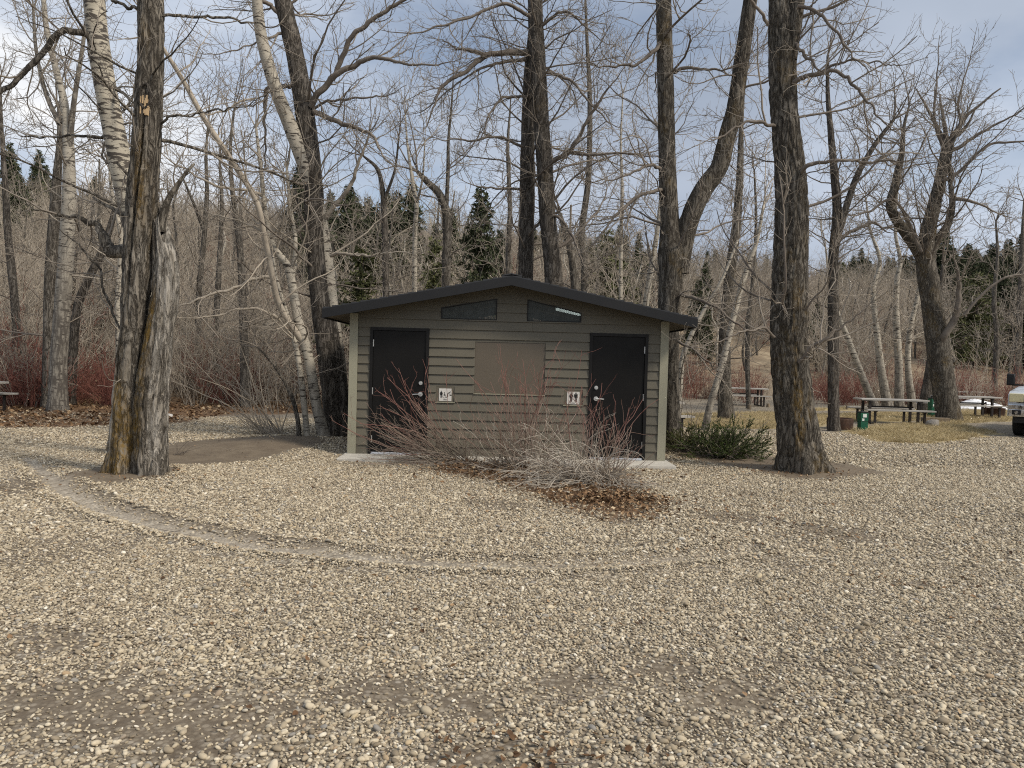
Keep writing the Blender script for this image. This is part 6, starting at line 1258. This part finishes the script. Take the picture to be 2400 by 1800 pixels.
# fallen leaves
def _m_leaf(name, stops):
    t = NT(name); base = t.ramp(t.rnd(), stops); base = t.mix(t.ramp(t.noise(t.coord('Object'), 1.5, 3), [(0.4, 0.0), (0.7, 0.4)]), base, (0.09, 0.05, 0.025)); return t.fin(base, 0.75, 0.2)
MAT['leaf'] = _m_leaf('fallen_leaf', [(0.0, (0.055, 0.032, 0.018)), (0.35, (0.13, 0.075, 0.040)), (0.65, (0.23, 0.14, 0.075)), (0.88, (0.38, 0.26, 0.15)), (1.0, (0.52, 0.42, 0.28))])
def leaf_proto(seed):
    g = np.random.default_rng(seed); out = [(0, 0), (0.28, 0.35), (0.34, 0.62), (0.18, 0.9), (0.0, 1.15), (-0.18, 0.9), (-0.34, 0.62), (-0.28, 0.35)]; cu = g.uniform(0.2, 0.6); V = [(a, b - 0.5, cu * abs(a) * 1.2 + cu * 0.5 * (b - 0.5) ** 2 + 0.04 * g.normal()) for a, b in out] + [(0, 0.05, 0.0)]
    return quick_mesh('leaf', np.array(V), np.array([(i2, (i2 + 1) % 8, 8) for i2 in range(8)]), [MAT['leaf']], False)
LF = [leaf_proto(k) for k in range(5)]
def leaf_points(poly, n, seed, grow=0.3):
    g = np.random.default_rng(seed); P = np.array(poly); lo, hi = P.min(0) - grow, P.max(0) + grow; x = g.uniform(lo[0], hi[0], n * 3); y = g.uniform(lo[1], hi[1], n * 3); wob = 0.3 * fbm(x * 1.3, y * 1.3, 0, 71); k = poly_sd(x, y, poly) + wob < 0.05; return x[k][:n], y[k][:n]
def leaves(name, label, x, y, smin, smax, seed, zup=0.0):
    g = np.random.default_rng(seed); n = len(x); s = g.uniform(smin, smax, n); scatter(name, np.stack([x, y, hz(x, y) + 0.012 + zup * g.random(n)], 1), np.stack([g.normal(0, 0.45, n), g.normal(0, 0.45, n), g.uniform(0, 6.28, n)], 1), np.stack([s, s, s], 1), g.integers(0, 5, n), LF, label)
x, y = leaf_points(LITTER[1], 1500, 81); hp = G(1440, 1180); g = np.random.default_rng(3); x = np.concatenate([x, hp[0] + g.standard_t(2.5, 1000) * 0.26, G(1240, 1115)[0] + g.normal(0, 0.9, 700)]); y = np.concatenate([y, hp[1] + 0.15 + g.standard_t(2.5, 1000) * 0.16, G(1240, 1115)[1] + g.normal(0, 0.45, 700)]); k_ = (np.abs(x) < 4) & (y > 7.5) & (y < 11.75); x, y = x[k_], y[k_]
leaves('leaf_litter', 'brown fallen leaves heaped under the front shrubs', x, y, 0.025, 0.062, 82, 0.07)
x, y = leaf_points(LITTER[0], 5200, 83, 1.0); leaves('leaf_litter', 'rusty leaf litter along the wood edge at left', x, y, 0.06, 0.13, 84, 0.04)
g = np.random.default_rng(85); yy = 3 + 12 * g.random(420) ** 0.8; xx = (g.random(420) * 2 - 1) * yy * 0.68; sel = []
cl = [(G(1860, 1240), 0.7, 120), (G(1700, 1195), 0.5, 60), (G(1180, 1775), 0.22, 45), (G(1300, 1760), 0.25, 25), (G(1420, 1450), 0.3, 10), (G(2140, 1370), 0.25, 30), (G(1760, 1100), 0.8, 160), (G(720, 1010), 0.7, 140), (G(330, 1130), 0.4, 110), (G(1890, 1112), 0.45, 120), (G(1580, 1075), 0.5, 80)]
xx = np.concatenate([xx] + [c[0] + g.normal(0, r_, k) for c, r_, k in cl]); yy = np.concatenate([yy] + [c[1] + g.normal(0, r_ * 0.6, k) for c, r_, k in cl]); leaves('scattered_leaves', 'single brown leaves strewn over the gravel', xx, yy, 0.018, 0.045, 86)
# bits of twig on the gravel
g = np.random.default_rng(87); n = 420; ty = 3 + 11 * g.random(n) ** 0.7; tx = (g.random(n) * 2 - 1) * ty * 0.68; cr = Crown(); P0 = np.stack([tx, ty, hz(tx, ty) + 0.022], 1); D = np.stack([g.normal(size=n), g.normal(size=n), 0.05 * g.normal(size=n)], 1)
P, R = walk(P0, D, g.uniform(0.04, 0.22, n), np.full(n, 0.003), 4, g, 0.16, 0.0, 0.6); P[:, :, 2] = hz(P[:, :, 0], P[:, :, 1]) + 0.024; cr.add(P, R, 4); tag(link('fallen_twigs', cr.mesh('fallen_twigs', [MAT['twig_dark']], np.zeros(3))), 'short fallen twigs strewn on the gravel', None, None, 'stuff')
# dry grass
def _m_grass():
    t = NT('dry_grass'); base = t.ramp(t.rnd(), [(0.0, (0.29, 0.225, 0.12)), (0.5, (0.45, 0.37, 0.21)), (0.9, (0.56, 0.47, 0.30)), (1.0, (0.30, 0.26, 0.12))]); return t.fin(base, 0.8, 0.2)
MAT['grass'] = _m_grass()
def tuft(seed, n=26):
    g = np.random.default_rng(seed); a = g.uniform(0, 6.28, n); r_ = 0.09 * np.sqrt(g.random(n)); P0 = np.stack([r_ * np.cos(a), r_ * np.sin(a), 0 * a - 0.01], 1); D = np.stack([np.cos(a) * 0.7, np.sin(a) * 0.7, g.uniform(0.25, 1.0, n)], 1); P, R = walk(P0, D, g.uniform(0.06, 0.17, n), np.full(n, 0.004), 3, g, 0.15, -0.12, 0.3); cr = Crown(); cr.add(P, R, 3); return cr.mesh('tuft', [MAT['grass']], np.zeros(3))
TF = [tuft(k) for k in range(4)]; X, Y = [], []
for k, (p_, cnt) in enumerate(zip(GRASS, (1700, 1500, 2600, 700))): a, b = leaf_points(p_, cnt, 90 + k); X.append(a); Y.append(b)
x = np.concatenate(X); y = np.concatenate(Y); n = len(x); g = np.random.default_rng(95); s = g.uniform(0.6, 1.25, n)
scatter('dry_grass', np.stack([x, y, hz(x, y)], 1), np.stack([0 * x, 0 * x, g.uniform(0, 6.28, n)], 1), np.stack([s, s, s], 1), g.integers(0, 4, n), TF, 'dry yellow grass of the lawns on the right')
